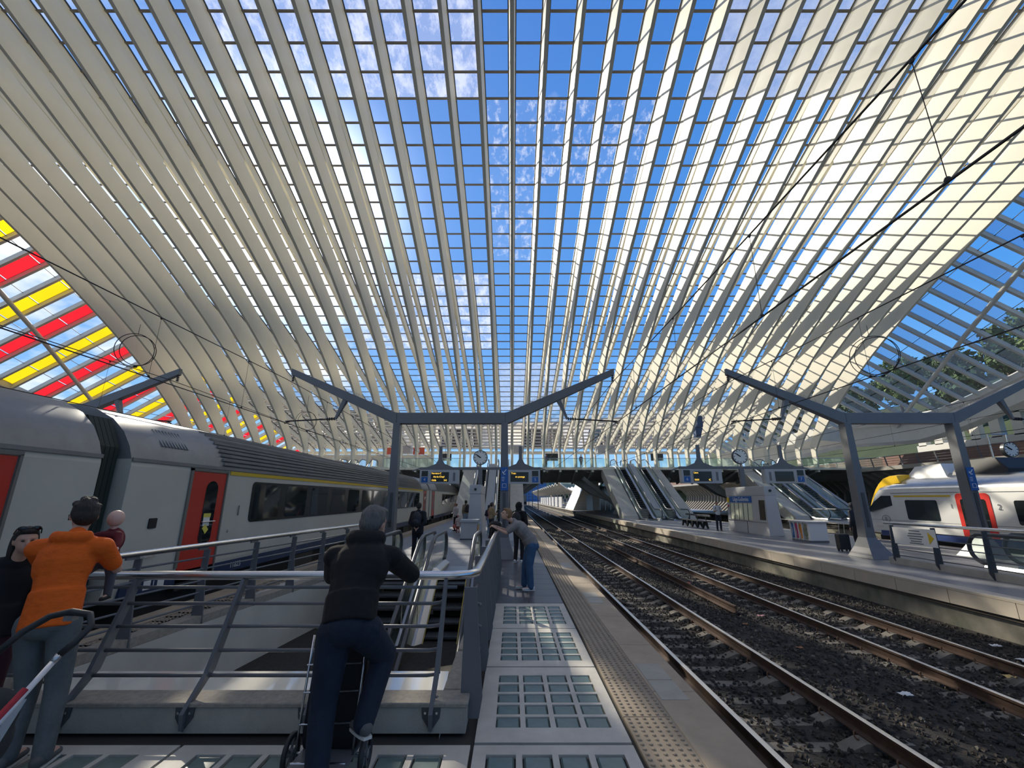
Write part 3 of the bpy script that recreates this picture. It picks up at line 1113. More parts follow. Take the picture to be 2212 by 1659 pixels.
P0 = portal(-2.24, 'slate grey catenary portal rising from the near platform')
P1 = portal(-2.24 + PX, 'slate grey catenary portal standing on the platform across the tracks')
P2 = portal(-2.24 - PX, 'slate grey catenary portal with one arm showing above the standing coaches')
P3 = portal(-2.24 + 2 * PX, 'slate grey catenary portal beyond the train with the yellow nose')
for i, (p, x) in enumerate(((P0, -2.24), (P1, -2.24 + PX))):
    m_ = MB().box(x + 1.97 - .13, x + 1.97 + .13, PORTAL_Y - .235, PORTAL_Y - .215, 2.22, 3.02)
    s_ = m_.build('exit_sign', blue_sign, p)
    w_ = mat('sign white', (0.75, 0.77, 0.8), 0.5)
    b = MB()
    y_ = PORTAL_Y - .24
    b.bar((x + 2.04, y_, 2.94), (x + 1.91, y_, 2.79), .025, .006, (0, 1, 0))
    b.box(x + 1.90, x + 1.925, y_ - .003, y_ + .004, 2.77, 2.88)
    b.box(x + 1.90, x + 2.01, y_ - .003, y_ + .004, 2.77, 2.795)
    b.build('arrow', w_, s_)
    for k, ww in enumerate((.05, .05, .04)):
        MB().box(x + 1.88, x + 1.88 + 2 * ww, y_ - .003, y_ + .004, 2.66 - k * .055, 2.675 - k * .055).build('text_line', w_, s_)
    b = MB()
    b.tube([(x + 1.97 + a, y_, 2.385 + c) for a, c in ((-.065, -.065), (.065, -.065), (.065, .065), (-.065, .065))], .009, 4, closed=True)
    b.build('square_symbol', w_, s_)

def wire_run(x, label_m, label_c, droppers, sag=.35, z_m=6.2, z_c=4.62):
    """messenger and contact wire; both are anchored on the near edge of the footbridge"""
    ys = np.linspace(-20, 52.45, 40)
    def zm(y):
        u = ((y - PORTAL_Y) % 52) / 52
        return float(np.interp(y, [46, 52.45], [z_m - sag * 4 * u * (1 - u) * .8, 5.42]))
    def zk(y):
        return float(np.interp(y, [47, 52.45], [z_c, 5.32]))
    c = MB().tube([(x, y, zm(y)) for y in ys], .013, 5).build('messenger_wire', wire_m)
    tag(c, label_m, 'wire', 'overhead wires')
    c = thing('contact_wire', label_c, 'wire', (x, 0, z_c), 'overhead wires')
    MB().tube([(x, y, zk(y)) for y in (-20, 10, 30, 47, 52.45)], .013, 5).build('wire', wire_m, c)
    for y in droppers:
        b = MB()
        b.tube([(x, y, z_c), (x, y, zm(y))], .005, 4)
        b.ell((x, y, z_c + .02), (.025, .03, .03), n=6, k=4)
        b.ell((x, y, zm(y) - .02), (.02, .03, .03), n=6, k=4)
        b.build('dropper', wire_m, c)
dr = [3.2, 6.1, 9.5, 13, 19, 23, 27, 32, 37, 43]
wire_run(-2.24 + 6.04, 'messenger wire above the track beside the near platform', 'contact wire above the track beside the near platform', dr)
wire_run(-2.24 + PX - 6.04, 'messenger wire above the second empty track', 'contact wire above the second empty track', dr)
wire_run(-2.24 - 6.04, 'messenger wire above the grey standing coaches', 'contact wire above the grey standing coaches', dr)
wire_run(-2.24 - PX + 6.04, 'messenger wire beyond the grey standing coaches', 'contact wire beyond the grey standing coaches', dr)
wire_run(-2.24 + PX + 6.04, 'messenger wire above the train with the yellow nose', 'contact wire above the train with the yellow nose', dr[:6])
wire_run(-2.24 + 2 * PX - 6.04, 'messenger wire beyond the train with the yellow nose', 'contact wire beyond the train with the yellow nose', dr[:6])

def loop_facing(x, y, z, r, label, tie):
    b = MB()
    f = Vector((x, y, z - 1.95)).normalized()
    a = f.cross(Vector((0, 0, 1))).normalized(); c = a.cross(f)
    for rr, sh in ((r, 0), (r * .92, .06)):
        b.tube([Vector((x, y, z)) + a * (rr * .93 * math.cos(t) + sh) + c * rr * math.sin(t) for t in np.linspace(0, 2 * math.pi, 33)[:-1]], .008, 5, closed=True)
    b.tube([(x, y, z + r), tie], .006, 4)
    b.ell(Vector((x, y, z)) - c * r + a * r * .2, (.05, .04, .025), n=6, k=4)
    tag(b.build('cable_loop', wire_m), label, 'cable')
loop_facing(-8.28, 9.0, 5.1, .36, 'round coiled cable hanging from wires above the nearest coach', (-8.28, 9.0, 5.7))
loop_facing(8.16, 9.3, 5.05, .46, 'round coiled cable hanging from wires by the clear side canopy', (8.16, 9.3, 5.8))
loop_facing(-8.28, 17.2, 4.95, .40, 'small coiled cable hanging further along above the standing coaches', (-8.28, 17.2, 6.0))
# ================================================================ trains
coach_white = mat('coach cream grey', (0.52, 0.51, 0.455), 0.42, var=0.10, scale=1.2, coat=0.15)
coach_roof = mat('coach roof grey', (0.235, 0.235, 0.24), 0.5, var=0.22, scale=2.0, metal=0.2)
coach_blue = mat('coach navy band', (0.012, 0.030, 0.085), 0.4)
coach_red = mat('coach door red', (0.50, 0.028, 0.018), 0.4, coat=0.2)
coach_yel = mat('first class yellow', (0.62, 0.42, 0.02), 0.45)
under = mat('underframe black', (0.018, 0.016, 0.015), 0.8)
win_glass = mat('tinted train window', (0.016, 0.021, 0.022), 0.04, spec=0.8)
win_band = mat('black window band', (0.022, 0.024, 0.023), 0.18)
bellows = mat('gangway bellows', (0.012, 0.022, 0.019), 0.7)
num_grey = mat('grey numeral', (0.12, 0.13, 0.14), 0.5)
num_white = mat('white numeral', (0.6, 0.62, 0.65), 0.5)

CA = -8.05      # coach axis
CS = -6.60      # near side
def coach_section(inset=0.0, zr=0.0):
    """half section as (offset from axis, z), from the sill up to the roof centre"""
    h = 1.45 - inset
    return [(h - .05, .30), (h, .62), (h, 2.50), (h - .02, 2.62), (h - .10, 2.84), (h - .26, 3.10), (h - .50, 3.33), (h - .85, 3.51), (h - 1.2, 3.59), (0, 3.62 + zr)]
def full(sec, ax, y):
    r = [(ax + a, y, z) for a, z in sec]
    l = [(ax - a, y, z) for a, z in reversed(sec[:-1])]
    return r + l

def side_box(b, y0, y1, z0, z1, t0=-.01, t1=.015):
    b.box(CS + t0, CS + t1, y0, y1, z0, z1)

def rrect(b, y0, y1, z0, z1, r, x0, x1, axis_side=1, n=4):
    pts = []
    for cy, cz, a0 in ((y1 - r, z1 - r, 0), (y0 + r, z1 - r, 90), (y0 + r, z0 + r, 180), (y1 - r, z0 + r, 270)):
        for k in range(n + 1):
            t = R(a0 + 90 * k / n)
            pts.append((cy + r * math.cos(t), cz + r * math.sin(t)))
    b.prism(pts, 'x', x0, x1)

def door(t, y0, y1):
    d = MB().box(CS - .02, CS + .012, y0, y1, .33, 2.50).build('door', coach_red, t, bevel=.006)
    b = MB()
    side_box(b, y0 - .09, y0 - .02, .62, 2.56, -.02, .03)
    side_box(b, y1 + .01, y1 + .05, .33, 2.52, -.02, .03)
    side_box(b, y0 - .09, y1 + .05, 2.51, 2.56, -.02, .03)
    b.build('door_frame', mat('door frame grey', (0.16, 0.155, 0.14), 0.5), t)
    b = MB()
    yc = y0 + (y1 - y0) * .60
    rrect(b, yc - .19, yc + .19, .98, 2.32, .185, CS, CS + .02, n=6)
    b.build('door_window', win_glass, d)
    b = MB()
    b.tube([(CS + .05, yc - .2, 1.47), (CS + .05, yc + .2, 1.47)], .014, 6)
    b.build('handle', steel, d)
    b = MB().box(CS + .005, CS + .035, y0, y1, .20, .33)
    b.build('step', under, d)
    return d

def coach(y0, y1, label, doors, bands, number=None, vents=(), ribs=None, stripe=None):
    t = thing('passenger_coach', label, 'train', (CA, (y0 + y1) / 2, RAILZ), 'coaches of the standing train')
    b = MB()
    sec = coach_section()
    lo = [p for p in sec if p[1] <= 2.63]
    b.loft([[(CA + a, y, z) for a, z in lo] + [(CA - a, y, z) for a, z in reversed(lo)] for y in (y0, y1)])
    b.build('body', coach_white, t)
    b = MB()
    hi_ = [p for p in sec if p[1] >= 2.61]
    b.loft([full([(a, z) for a, z in hi_], CA, y) for y in (y0 + .0, y1 - .0)])
    smooth_by_angle(b.build('roof', coach_roof, t), 35)
    b = MB()
    side_box(b, y0, y1, 2.58, 2.64, -.01, .02)
    b.build('cornice', coach_roof, t)
    # corrugations on the roof shoulder, each a pressed ridge
    r0, r1 = ribs if ribs else (y0 + 3.2, y1 - 3.2)
    for a, z in ((1.425, 2.70), (1.385, 2.80), (1.335, 2.90), (1.275, 3.0), (1.20, 3.10), (1.11, 3.19), (1.0, 3.28), (.87, 3.365), (.72, 3.44)):
        b = MB()
        b.bar((CA + a + .008, r0, z + .012), (CA + a + .008, r1, z + .012), .04, .05, (0, 0, 1))
        b.build('roof_ridge', coach_roof, t)
    b = MB()
    side_box(b, y0 + .3, y1 - .3, .31, .56, -.06, .012)
    b.build('navy_band', coach_blue, t)
    for d0, d1 in doors:
        door(t, d0, d1)
    if stripe:
        b = MB(); side_box(b, stripe[0], stripe[1], 2.48, 2.565, -.01, .014)
        b.build('yellow_stripe', coach_yel, t)
    for a0, a1, pieces in bands:
        b = MB(); rrect(b, a0, a1, 1.38, 2.36, .12, CS - .02, CS + .014)
        bo = b.build('window_band', win_band, t)
        step = (a1 - a0) / pieces
        for k in range(pieces):
            b = MB()
            q0, q1 = a0 + step * k + .10, a0 + step * (k + 1) - (.10 if k == pieces - 1 else .28)
            rrect(b, q0, q1, 1.44, 2.30, .09, CS, CS + .02)
            b.build('window', win_glass, bo)
    for v0, v1 in vents:
        fr = MB()
        fr.add([(CS - .16, v0, 2.92), (CS - .16, v1, 2.92), (CS - .45, v1, 3.24), (CS - .45, v0, 3.24)], [(0, 1, 2, 3)])
        for i in range(4):
            pass
        g_ = fr.build('air_grille', under, t)
        for k in range(9):
            yy = v0 + (v1 - v0) * (k + .5) / 9
            b = MB().bar((CS - .13, yy, 2.92), (CS - .42, yy, 3.25), .03, .03)
            b.build('slat', coach_roof, g_)
    if number:
        for s_, yy, zz, sz, m in number:
            text(s_, sz, m, t, (CS + .022, yy, zz), (R(90), 0, R(90)), 'numeral')
    # underframe and bogies
    b = MB().box(CA - 1.2, CA + 1.30, y0 + .6, y1 - .6, -.22, .31)
    b.build('underframe', under, t)
    for yc in (y0 + 3.6, y1 - 3.6):
        b = MB().box(CA - 1.15, CA + 1.15, yc - 1.7, yc + 1.7, -.45, -.15)
        bg_ = b.build('bogie', under, t)
        for dy in (-1.25, 1.25):
            for sx in (-1, 1):
                b = MB().lathe([(.46, -.06), (.46, .06)], (CA + sx * .75, yc + dy, RAILZ + .46), 'x', 20)
                b.build('wheel', under, bg_)
    k = 0
    yy = y0 + 6.5
    while yy < y1 - 7:
        b = MB().box(CS - .25, CS - .06, yy, yy + 1.3, -.25, .28)
        b.build('equipment_box', mat('equipment grey', (0.05, 0.045, 0.04), .7), t)
        yy += 2.3
    b = MB()
    for q in range(5):
        yq = y1 + .05 + q * .09
        b.loft([[(CA + sx * 1.25, yq + dy, z) for sx, z in ((-1, .3), (1, .3), (1, 2.8), (.8, 3.3), (-.8, 3.3), (-1, 2.8))] for dy in (0, .04, .08)])
    b.build('gangway_bellows', bellows, t)
    return t

coach(-19, 7.05, 'grey coach with a red door beside the orange hooded person', [(4.9, 5.84)], [(-16, 2.5, 9)], ribs=(-16, 3.4))
coach(7.62, 35.5, 'grey coach with yellow stripe, numeral 1 and long dark window band', [(9.16, 10.22), (33.4, 34.3)], [(11.32, 24.5, 8), (24.7, 31.9, 4)],
      number=[('1', 10.86, 1.66, .34, num_grey), ('11823', 11.05, .44, .17, num_white), ('ii', 10.55, 1.22, .10, num_grey), ('1', 8.62, .43, .17, num_white)],
      vents=[(8.35, 9.1)], ribs=(10.1, 32.6), stripe=(10.36, 32.9))
coach(36.1, 61.5, 'grey coach with pale red end door beyond the backpack wearer', [(36.9, 38.0), (59.4, 60.3)], [(42.2, 58.4, 9)], ribs=(39.5, 58.5),
      number=[('1', 40.6, 1.25, .3, num_grey)])
# small fittings of the middle coach
mid = bpy.data.objects['passenger_coach.001']
b = MB(); rrect(b, 8.24, 8.42, 1.42, 1.60, .02, CS, CS + .02); b.build('call_box', under, mid)
for y in (8.27, 11.6):
    b = MB().tube([(CS, y, .95), (CS + .05, y, .93), (CS + .05, y + .22, .93), (CS, y + .22, .95)], .012, 6)
    b.build('grab_handle', steel, mid)
yel_note = mat('yellow notice', (0.7, 0.62, 0.1), .6)
dr_ = [c for c in kids(mid) if c.name.startswith('door') and not c.name.startswith('door_')][0]
b = MB().box(CS + .022, CS + .026, 9.66, 9.86, 1.38, 1.62); n_ = b.build('notice', mat('white notice', (.72, .72, .68), .6), dr_)
MB().box(CS + .024, CS + .029, 9.65, 9.87, 1.56, 1.64).build('notice_stripe', yel_note, dr_)
MB().bar((CS + .028, 9.70, 1.38), (CS + .028, 9.82, 1.26), .004, .12, (0, 1, 0)).build('notice_flap', yel_note, dr_)
for y0 in (8.4, 8.72):
    MB().box(CS + .012, CS + .016, y0, y0 + .16, .36, .52).build('label_plate', mat('label white', (.7, .7, .68), .6), mid)
for y in np.arange(36.3, 61, 1e9):
    pass

# ---------------------------------------------------------------- electric train with the yellow nose
NA, NS = 20.0, 18.55
emu_white = mat('train white', (0.64, 0.64, 0.62), 0.32, coat=0.3, var=0.05, scale=1)
emu_silver = mat('train roof silver', (0.50, 0.50, 0.50), 0.22, metal=0.9, var=0.2, scale=1.2)
emu_yel = mat('nose yellow', (0.80, 0.50, 0.01), 0.4, coat=0.3)
emu_red = mat('door surround red', (0.62, 0.028, 0.02), 0.4, coat=0.2)
emu_blue = mat('skirt blue', (0.02, 0.045, 0.16), 0.4)
emu = thing('electric_train', 'white electric train with yellow nose, red doors and silver roof', 'train', (NA, 15, RAILZ))
def esec(y):
    """width, sill, shoulder and crown of the body as it narrows to the nose"""
    u = min(max((y - 21.6) / 2.25, 0), 1)
    w = 1.45 - .28 * u ** 2.2
    top = 2.98 - 1.75 * u ** 1.9
    sh = min(2.36, top - .18)
    sill = .30
    return [(w - .02, sill), (w, .55), (w, sh), (w - .06, sh + .12 * (1 - .5 * u)), (w - .30, sh + (top - sh) * .66), (w - .7, sh + (top - sh) * .93), (0, top)]
ysn = [-14, 18, 21.6, 22.1, 22.6, 23.0, 23.35, 23.6, 23.78, 23.85]
b = MB()
lo_r = []
b.loft([full(esec(y), NA, y) for y in ysn])
# silver above the cantrail, white below
b.m = []
for f in b.f:
    zc_ = sum(b.v[i][2] for i in f) / len(f); yc_ = sum(b.v[i][1] for i in f) / len(f)
    xs_ = abs(sum(b.v[i][0] for i in f) / len(f) - NA)
    if xs_ > 1.1 and (yc_ < 22 and zc_ < 2.37 or yc_ >= 22 and zc_ < 2.3 - (yc_ - 22) * .45):
        b.m.append(0)
    elif yc_ > 22.3 and xs_ < 1.1:
        b.m.append(2)
    else:
        b.m.append(1)
smooth_by_angle(b.build('body', [emu_white, emu_silver, emu_yel], emu), 40)
# yellow crest running over the windscreen
b = MB()
rg = []
for y in (21.55, 21.9, 22.3, 22.7, 23.0, 23.3, 23.55, 23.72):
    sc_ = esec(y)
    w_, tp = sc_[0][0] - .16, sc_[-1][1]
    k_ = min(1.0, (y - 21.4) / .8)
    rg.append([(NA - w_, y - .10, tp - .30), (NA - w_, y + .10 * k_, tp + .02 + .10 * k_), (NA - w_ * .6, y + .12 * k_, tp + .05 + .16 * k_), (NA + w_ * .6, y + .12 * k_, tp + .05 + .16 * k_), (NA + w_, y + .10 * k_, tp + .02 + .10 * k_), (NA + w_, y - .10, tp - .30)])
b.loft(rg)
b.build('crest', emu_yel, emu)
MB().box(NA - 1.47, NA + 1.4, -14, 22.9, .18, .42).build('skirt', emu_blue, emu)
MB().box(NA - 1.3, NA + 1.3, -14, 23.2, -.25, .2).build('underframe', under, emu)
for yc in (21.0, 12.0, 3):
    b = MB()
    for dy in (-1.1, 1.1):
        for sx in (-1, 1):
            b.lathe([(.42, -.06), (.42, .06)], (NA + sx * .75, yc + dy, RAILZ + .42), 'x', 18)
    bo = MB().box(NA - 1.1, NA + 1.1, yc - 1.5, yc + 1.5, -.4, -.18).build('bogie', under, emu)
    b.build('wheel_set', under, bo)
def ebox(b, y0, y1, z0, z1, t=.012):
    b.box(NS - t, NS + .02, y0, y1, z0, z1)
b = MB(); ebox(b, 18.95, 21.75, 2.02, 2.09); b.build('yellow_stripe', coach_yel, emu)
b = MB(); b.prism([(21.95, 2.08), (21.95, 1.62), (23.45, 1.28), (23.52, 1.36), (23.0, 1.80), (22.5, 2.08)], 'x', NS - .006, NS + .2)
b.build('cab_window', win_glass, emu)
def ewin(y0, y1, z0=1.0, z1=1.88):
    b = MB(); rrect(b, y0, y1, z0, z1, .08, NS - .014, NS + .02); return b.build('window', win_glass, emu)
ewin(19.62, 21.2)
for k in range(5):
    ewin(16.6 - 2.3 * (k + 1) + .75, 16.6 - 2.3 * k)
def edoor(y0, y1):
    b = MB(); rrect(b, y0, y1, .35, 2.16, .16, NS - .016, NS + .02); d = b.build('door', emu_red, emu)
    ym = (y0 + y1) / 2
    for a, c in ((y0 + .18, ym - .03), (ym + .03, y1 - .18)):
        b = MB(); rrect(b, a, c, .75, 1.92, .08, NS - .024, NS); b.build('door_window', win_glass, d)
    return d
edoor(17.4, 18.75)
edoor(7.6, 8.95)
# round letter badge
b = MB()
for rr in (.21, .19):
    pass
b.tube([(NS - .016, 22.45 + .23 * math.cos(t), .98 + .17 * math.sin(t)) for t in np.linspace(0, 2 * math.pi, 29)[:-1]], .010, 5, closed=True)
bd = b.build('badge_ring', num_grey, emu)
text('B', .26, num_grey, emu, (NS - .02, 22.45, .97), (R(90), 0, R(-90)), 'badge_letter')
text('1', .26, num_grey, emu, (NS - .016, 18.98, 1.62), (R(90), 0, R(-90)), 'numeral')
text('2', .30, num_grey, emu, (NS - .016, 17.12, 1.62), (R(90), 0, R(-90)), 'numeral')
text('08503', .16, mat('faint numeral', (.45, .45, .45), .6), emu, (NS - .016, 22.9, .60), (R(90), 0, R(-90)), 'numeral')
b = MB().tube([(NS - .004, 23.5, .93), (NS - .004, -14, .93)], .006, 4); b.build('panel_seam', num_grey, emu)
b = MB().tube([(NS - .004, 21.9, 2.2), (NS - .004, -14, 2.2)], .012, 4); b.build('cantrail_seam', num_grey, emu)
# roof equipment
b = MB(); b.loft([[(NA + a, y, z) for a, z in ((-.75, 2.9), (.75, 2.9), (.6, zt), (-.6, zt))] for y, zt in ((21.7, 3.0), (21.2, 3.42), (19.9, 3.48), (19.6, 3.05))])
b.build('air_unit', white_paint, emu)
b = MB(); b.loft([[(NA + a, y, z) for a, z in ((-.72, 2.9), (.72, 2.9), (.6, zt), (-.6, zt))] for y, zt in ((19.4, 3.1), (18.9, 3.52), (17.6, 3.55), (17.2, 3.1))])
b.build('air_unit', black, emu)
b = MB(); b.box(NA - .8, NA + .8, -12, 15.6, 2.9, 3.3)
b.build('roof_box', coach_roof, emu)
b = MB()
for yy in np.arange(15.5, 3, -1.8):
    b.box(NA - .9, NA - .7, yy - .08, yy + .08, 2.85, 3.5)
b.tube([(NA - .8, 15.6, 3.5), (NA - .8, 3, 3.5)], .05, 6)
tag(b.build('roof_conduit', alu, emu), kind='stuff')

# distant train head-on at the end of the tracks
ft = thing('distant_train', 'small distant grey train seen head-on on the near track', 'train', (3.5, 150, RAILZ))
MB().cbox(2.1, 4.9, 150, 172, -.2, 3.4, .35).build('body', coach_roof, ft)
MB().box(2.35, 4.65, 149.9, 150.0, 1.5, 3.0).build('windscreen', win_glass, ft)
MB().box(2.2, 4.8, 149.85, 150.0, .2, .9).build('buffer_beam', under, ft)
# ================================================================ escalator well in the near platform
handrail_m = mat('handrail rubber', (0.055, 0.06, 0.068), 0.38)
step_m = mat('escalator step', (0.06, 0.063, 0.068), 0.5)
riser_m = mat('step riser', (0.02, 0.021, 0.024), 0.6)
esc_glass = glass('balustrade glass', (0.80, 0.90, 0.86), base=0.11, dcol=(0.55, 0.66, 0.62), ior=1.35)
skirt_m = mat('escalator decking steel', (0.50, 0.50, 0.50), 0.3, metal=0.85)
yline = mat('yellow safety line', (0.65, 0.48, 0.08), 0.5)
comb = mat('landing plate', (0.32, 0.32, 0.33), 0.35, metal=0.7, bump=0.2, bscale=200)

def escalator(name, label, x0, x1, y_top, z_top, drop, sgn, group, both=(True, True), flat=1.25, cat='escalator'):
    """sgn: direction in which it descends along y; 30 degrees; the handrails loop round newels at both ends"""
    S = math.tan(R(30))
    run = drop / S
    xc = (x0 + x1) / 2
    t = thing(name, label, cat, (xc, y_top, z_top), group)
    def Y(d):
        return y_top + sgn * d
    # path of the truss: flat, slope, flat
    path = [(-flat, 0), (0, 0), (.5, -.12), (.5 + (drop - .24) / S, -drop + .12), (1.0 + (drop - .24) / S, -drop), (1.0 + (drop - .24) / S + flat, -drop)]
    end = path[-1][0]
    def rail_pts(h, ext):
        p = [(d, z + h) for d, z in path]
        a, z_ = p[0][0] - ext, p[0][1]
        e, ze = p[-1][0] + ext, p[-1][1]
        r = h * .40
        loop_a = [(a - r * math.sin(t_), z_ - r + r * math.cos(t_)) for t_ in np.linspace(math.pi, 0.25, 9)]
        loop_e = [(e + r * math.sin(t_), ze - r + r * math.cos(t_)) for t_ in np.linspace(0.25, math.pi, 9)]
        return loop_a + p + loop_e
    for sx, x in ((0, x0), (1, x1)):
        b = MB()
        hp = rail_pts(.98, .35)
        b.tube([(x, Y(d), z_top + z) for d, z in hp], .052, 8)
        hr = b.build('handrail', handrail_m, t, smooth=True)
        b = MB()
        low = [(d, z + .16) for d, z in path]
        top = [(d, z + .93) for d, z in path]
        for q in range(len(path) - 1):
            (d0, a0), (d1, a1) = low[q], low[q + 1]
            (_, c0), (_, c1) = top[q], top[q + 1]
            nseg = max(1, int((d1 - d0) / 1.3))
            for k in range(nseg):
                u0, u1 = k / nseg + .004, (k + 1) / nseg - .004
                L = lambda a, b_, u: a + (b_ - a) * u
                b.add([(x, Y(L(d0, d1, u0)), z_top + L(a0, a1, u0)), (x, Y(L(d0, d1, u1)), z_top + L(a0, a1, u1)), (x, Y(L(d0, d1, u1)), z_top + L(c0, c1, u1)), (x, Y(L(d0, d1, u0)), z_top + L(c0, c1, u0))], [(0, 1, 2, 3)])
        for side, sd in ((0, -1), (len(path) - 1, 1)):
            d, z = path[side]
            pts = [(d, z + .16)] + [(d + sd * (.35 + .36 * math.cos(a)), z + .55 + .38 * math.sin(a)) for a in np.linspace(-1.35, 1.45, 8)] + [(d, z + .93)]
            b.add([(x, Y(p[0]), z_top + p[1]) for p in pts], [tuple(range(len(pts)))])
        b.build('glass_panel', esc_glass, t)
        b = MB()
        ins = .10 if sx == 0 else -.10
        ring = lambda d, z: [(x - .07, Y(d), z_top + z - .35), (x + .07, Y(d), z_top + z - .35), (x + .07 + max(ins, 0), Y(d), z_top + z + .10), (x + .03, Y(d), z_top + z + .19), (x - .03, Y(d), z_top + z + .19), (x - .07 + min(ins, 0), Y(d), z_top + z + .10)]
        b.loft([ring(d, z) for d, z in [(path[0][0] - .4, 0)] + path + [(end + .4, -drop)]])
        b.build('skirt', skirt_m, t)
        b = MB()
        xi = x + ins * 1.75
        b.tube([(xi, Y(d), z_top + z + .125) for d, z in path], .008, 4)
        b.build('safety_line', yline, t)
    # steps
    w0, w1 = x0 + .17, x1 - .17
    n = int(drop / .2)
    sm = MB()
    d0s = .45
    st = MB()
    st.box(w0 - xc, w1 - xc, -.2, .2, -.04, 0)
    st.cur = 1
    st.box(w0 - xc, w1 - xc, (-.2 if sgn > 0 else .16), (-.16 if sgn > 0 else .2), -.23, -.04)
    for k in range(18):
        gx = w0 - xc + (w1 - w0) * (k + .5) / 18
        st.cur = 0
        st.box(gx - .006, gx + .006, -.2, .2, 0, .006)
    s0_ = st.build('step', [step_m, riser_m], None)
    s0_.parent = t
    for k in range(n):
        d = d0s + .3464 * k
        z = -.2 * k - .1
        l_ = (0, sgn * d, z)
        if k == 0:
            s0_.location = l_
        else:
            inst(s0_, l_, t)
    b = MB()
    ya, yb = sorted((Y(-flat - .3), Y(.3)))
    b.box(w0, w1, ya, yb, z_top - .02, z_top + .004)
    b.build('landing_plate', comb, t)
    b = MB()
    ya, yb = sorted((Y(end - flat - .2), Y(end + .4)))
    b.box(w0, w1, ya, yb, z_top - drop - .02, z_top - drop + .004)
    b.build('landing_plate', comb, t)
    return t

well_m = mat('well concrete', (0.62, 0.59, 0.53), 0.6, var=0.18, scale=1.0, bump=0.05)
gloss_white = mat('polished white ledge', (0.66, 0.64, 0.58), 0.09, var=0.06, scale=1.5, coat=0.6)
def well(dx, label, y0, full_front=True, name='wall_well'):
    w = struct(name, label, 'wall', ((WX0 + WX1) / 2 + dx, 8, -2))
    a, c = WX0 + dx + (1.1 if dx else 0), WX1 + dx
    b = MB()
    # long side walls of the shaft, the landward one leaning outwards
    b.add([(a - .15, y0 - .3, .0), (a + .75, WY1, .0), (a + .75, WY1, -4.6), (a + .55, y0 - .3, -4.6)], [(0, 1, 2, 3)])
    b.add([(c, y0 - .3, 0), (c, WY1, 0), (c - .1, WY1, -4.6), (c - .1, y0 - .3, -4.6)], [(3, 2, 1, 0)])
    b.add([(a - .15, WY1 + .3, -.05), (c, WY1 + .3, -.05), (c, WY1 + .3, -4.6), (a, WY1 + .3, -4.6)], [(3, 2, 1, 0)])
    b.build('shaft_wall', well_m, w)
    b = MB().box(a - .5, c + .5, y0 - 6, WY1 + 3, -4.75, -4.6)
    b.build('lower_floor', mat('lower hall floor', (0.5, 0.48, 0.44), 0.25, var=.1), w)
    # slanting struts across the shaft wall
    for k in range(3):
        yk = y0 + 1.6 + 2.1 * k
        b = MB()
        xk = a + .02 + .12 * k
        b.bar((xk + .25, yk, -2.6), (xk + .08, yk + 2.4, -.25), .35, .3)
        b.build('strut', well_m, w)
    if full_front:
        b = MB()
        b.loft([[(a + .05, WY0 - .02, z0), (c - .05, WY0 - .02, z0), (c - .05, WY0 - .02, z0 + .12), (a + .05, WY0 - .02, z0 + .12)] if q == 0 else
                [(a + .15, WY0 + 1.16, z0), (c - .12, WY0 + 1.16, z0), (c - .12, WY0 + 1.16, z0 + .12), (a + .15, WY0 + 1.16, z0 + .12)] for q, z0 in ((0, -.13), (1, -.13))])
        b.build('ledge', gloss_white, w)
        b = MB()
        b.add([(a + .1, WY0 + 1.14, -.13), (c - .1, WY0 + 1.14, -.13), (c - .1, WY0 + .9, -4.6), (a + .1, WY0 + .9, -4.6)], [(0, 1, 2, 3)])
        b.build('end_wall', well_m, w)
    return w
well(0, 'concrete shaft of the escalator well in the near platform', WY0)
well(PX, 'concrete shaft of the escalator well in the second platform', WY0 - 3, False)

G_E = 'escalators going down from the platforms'
escalator('escalator', 'dark stepped escalator descending beside the grey steel balustrade', -2.04, -.98, 12.3, 0, 4.6, -1, G_E)
escalator('escalator', 'escalator descending behind the person in the black hoodie', -3.44, -2.38, 12.3, 0, 4.6, -1, G_E)
escalator('escalator', 'escalator descending behind the railing with the yellow arrow notice', 14.75, 15.77, 11.2, 0, 4.6, -1, G_E)
escalator('escalator', 'escalator descending nearest the railing with the yellow arrow notice', 13.1, 14.12, 11.2, 0, 4.6, -1, G_E)

# ---------------------------------------------------------------- balustrades
kerb_m = mat('kerb concrete', (0.46, 0.43, 0.375), 0.75, var=0.35, scale=2.2, bump=0.18, bscale=80)
kerbtop_m = mat('kerb coping', (0.40, 0.36, 0.30), 0.8, var=0.3, scale=20, bump=0.5, bscale=160)
def balustrade(name, label, path, posts, zr=1.2, lean=.24, inward=(0, 0), nb=6, extra=None):
    """path: plan polyline of the kerb face; posts: list of (x, y, dirx, diry) with the lean direction (towards the well)"""
    t = thing(name, label, 'railing', (path[0][0], path[0][1], 0))
    return t

bal = thing('balustrade', 'grey steel balustrade with tubular handrail round the escalator well', 'railing', (-2.5, 4.5, 0))
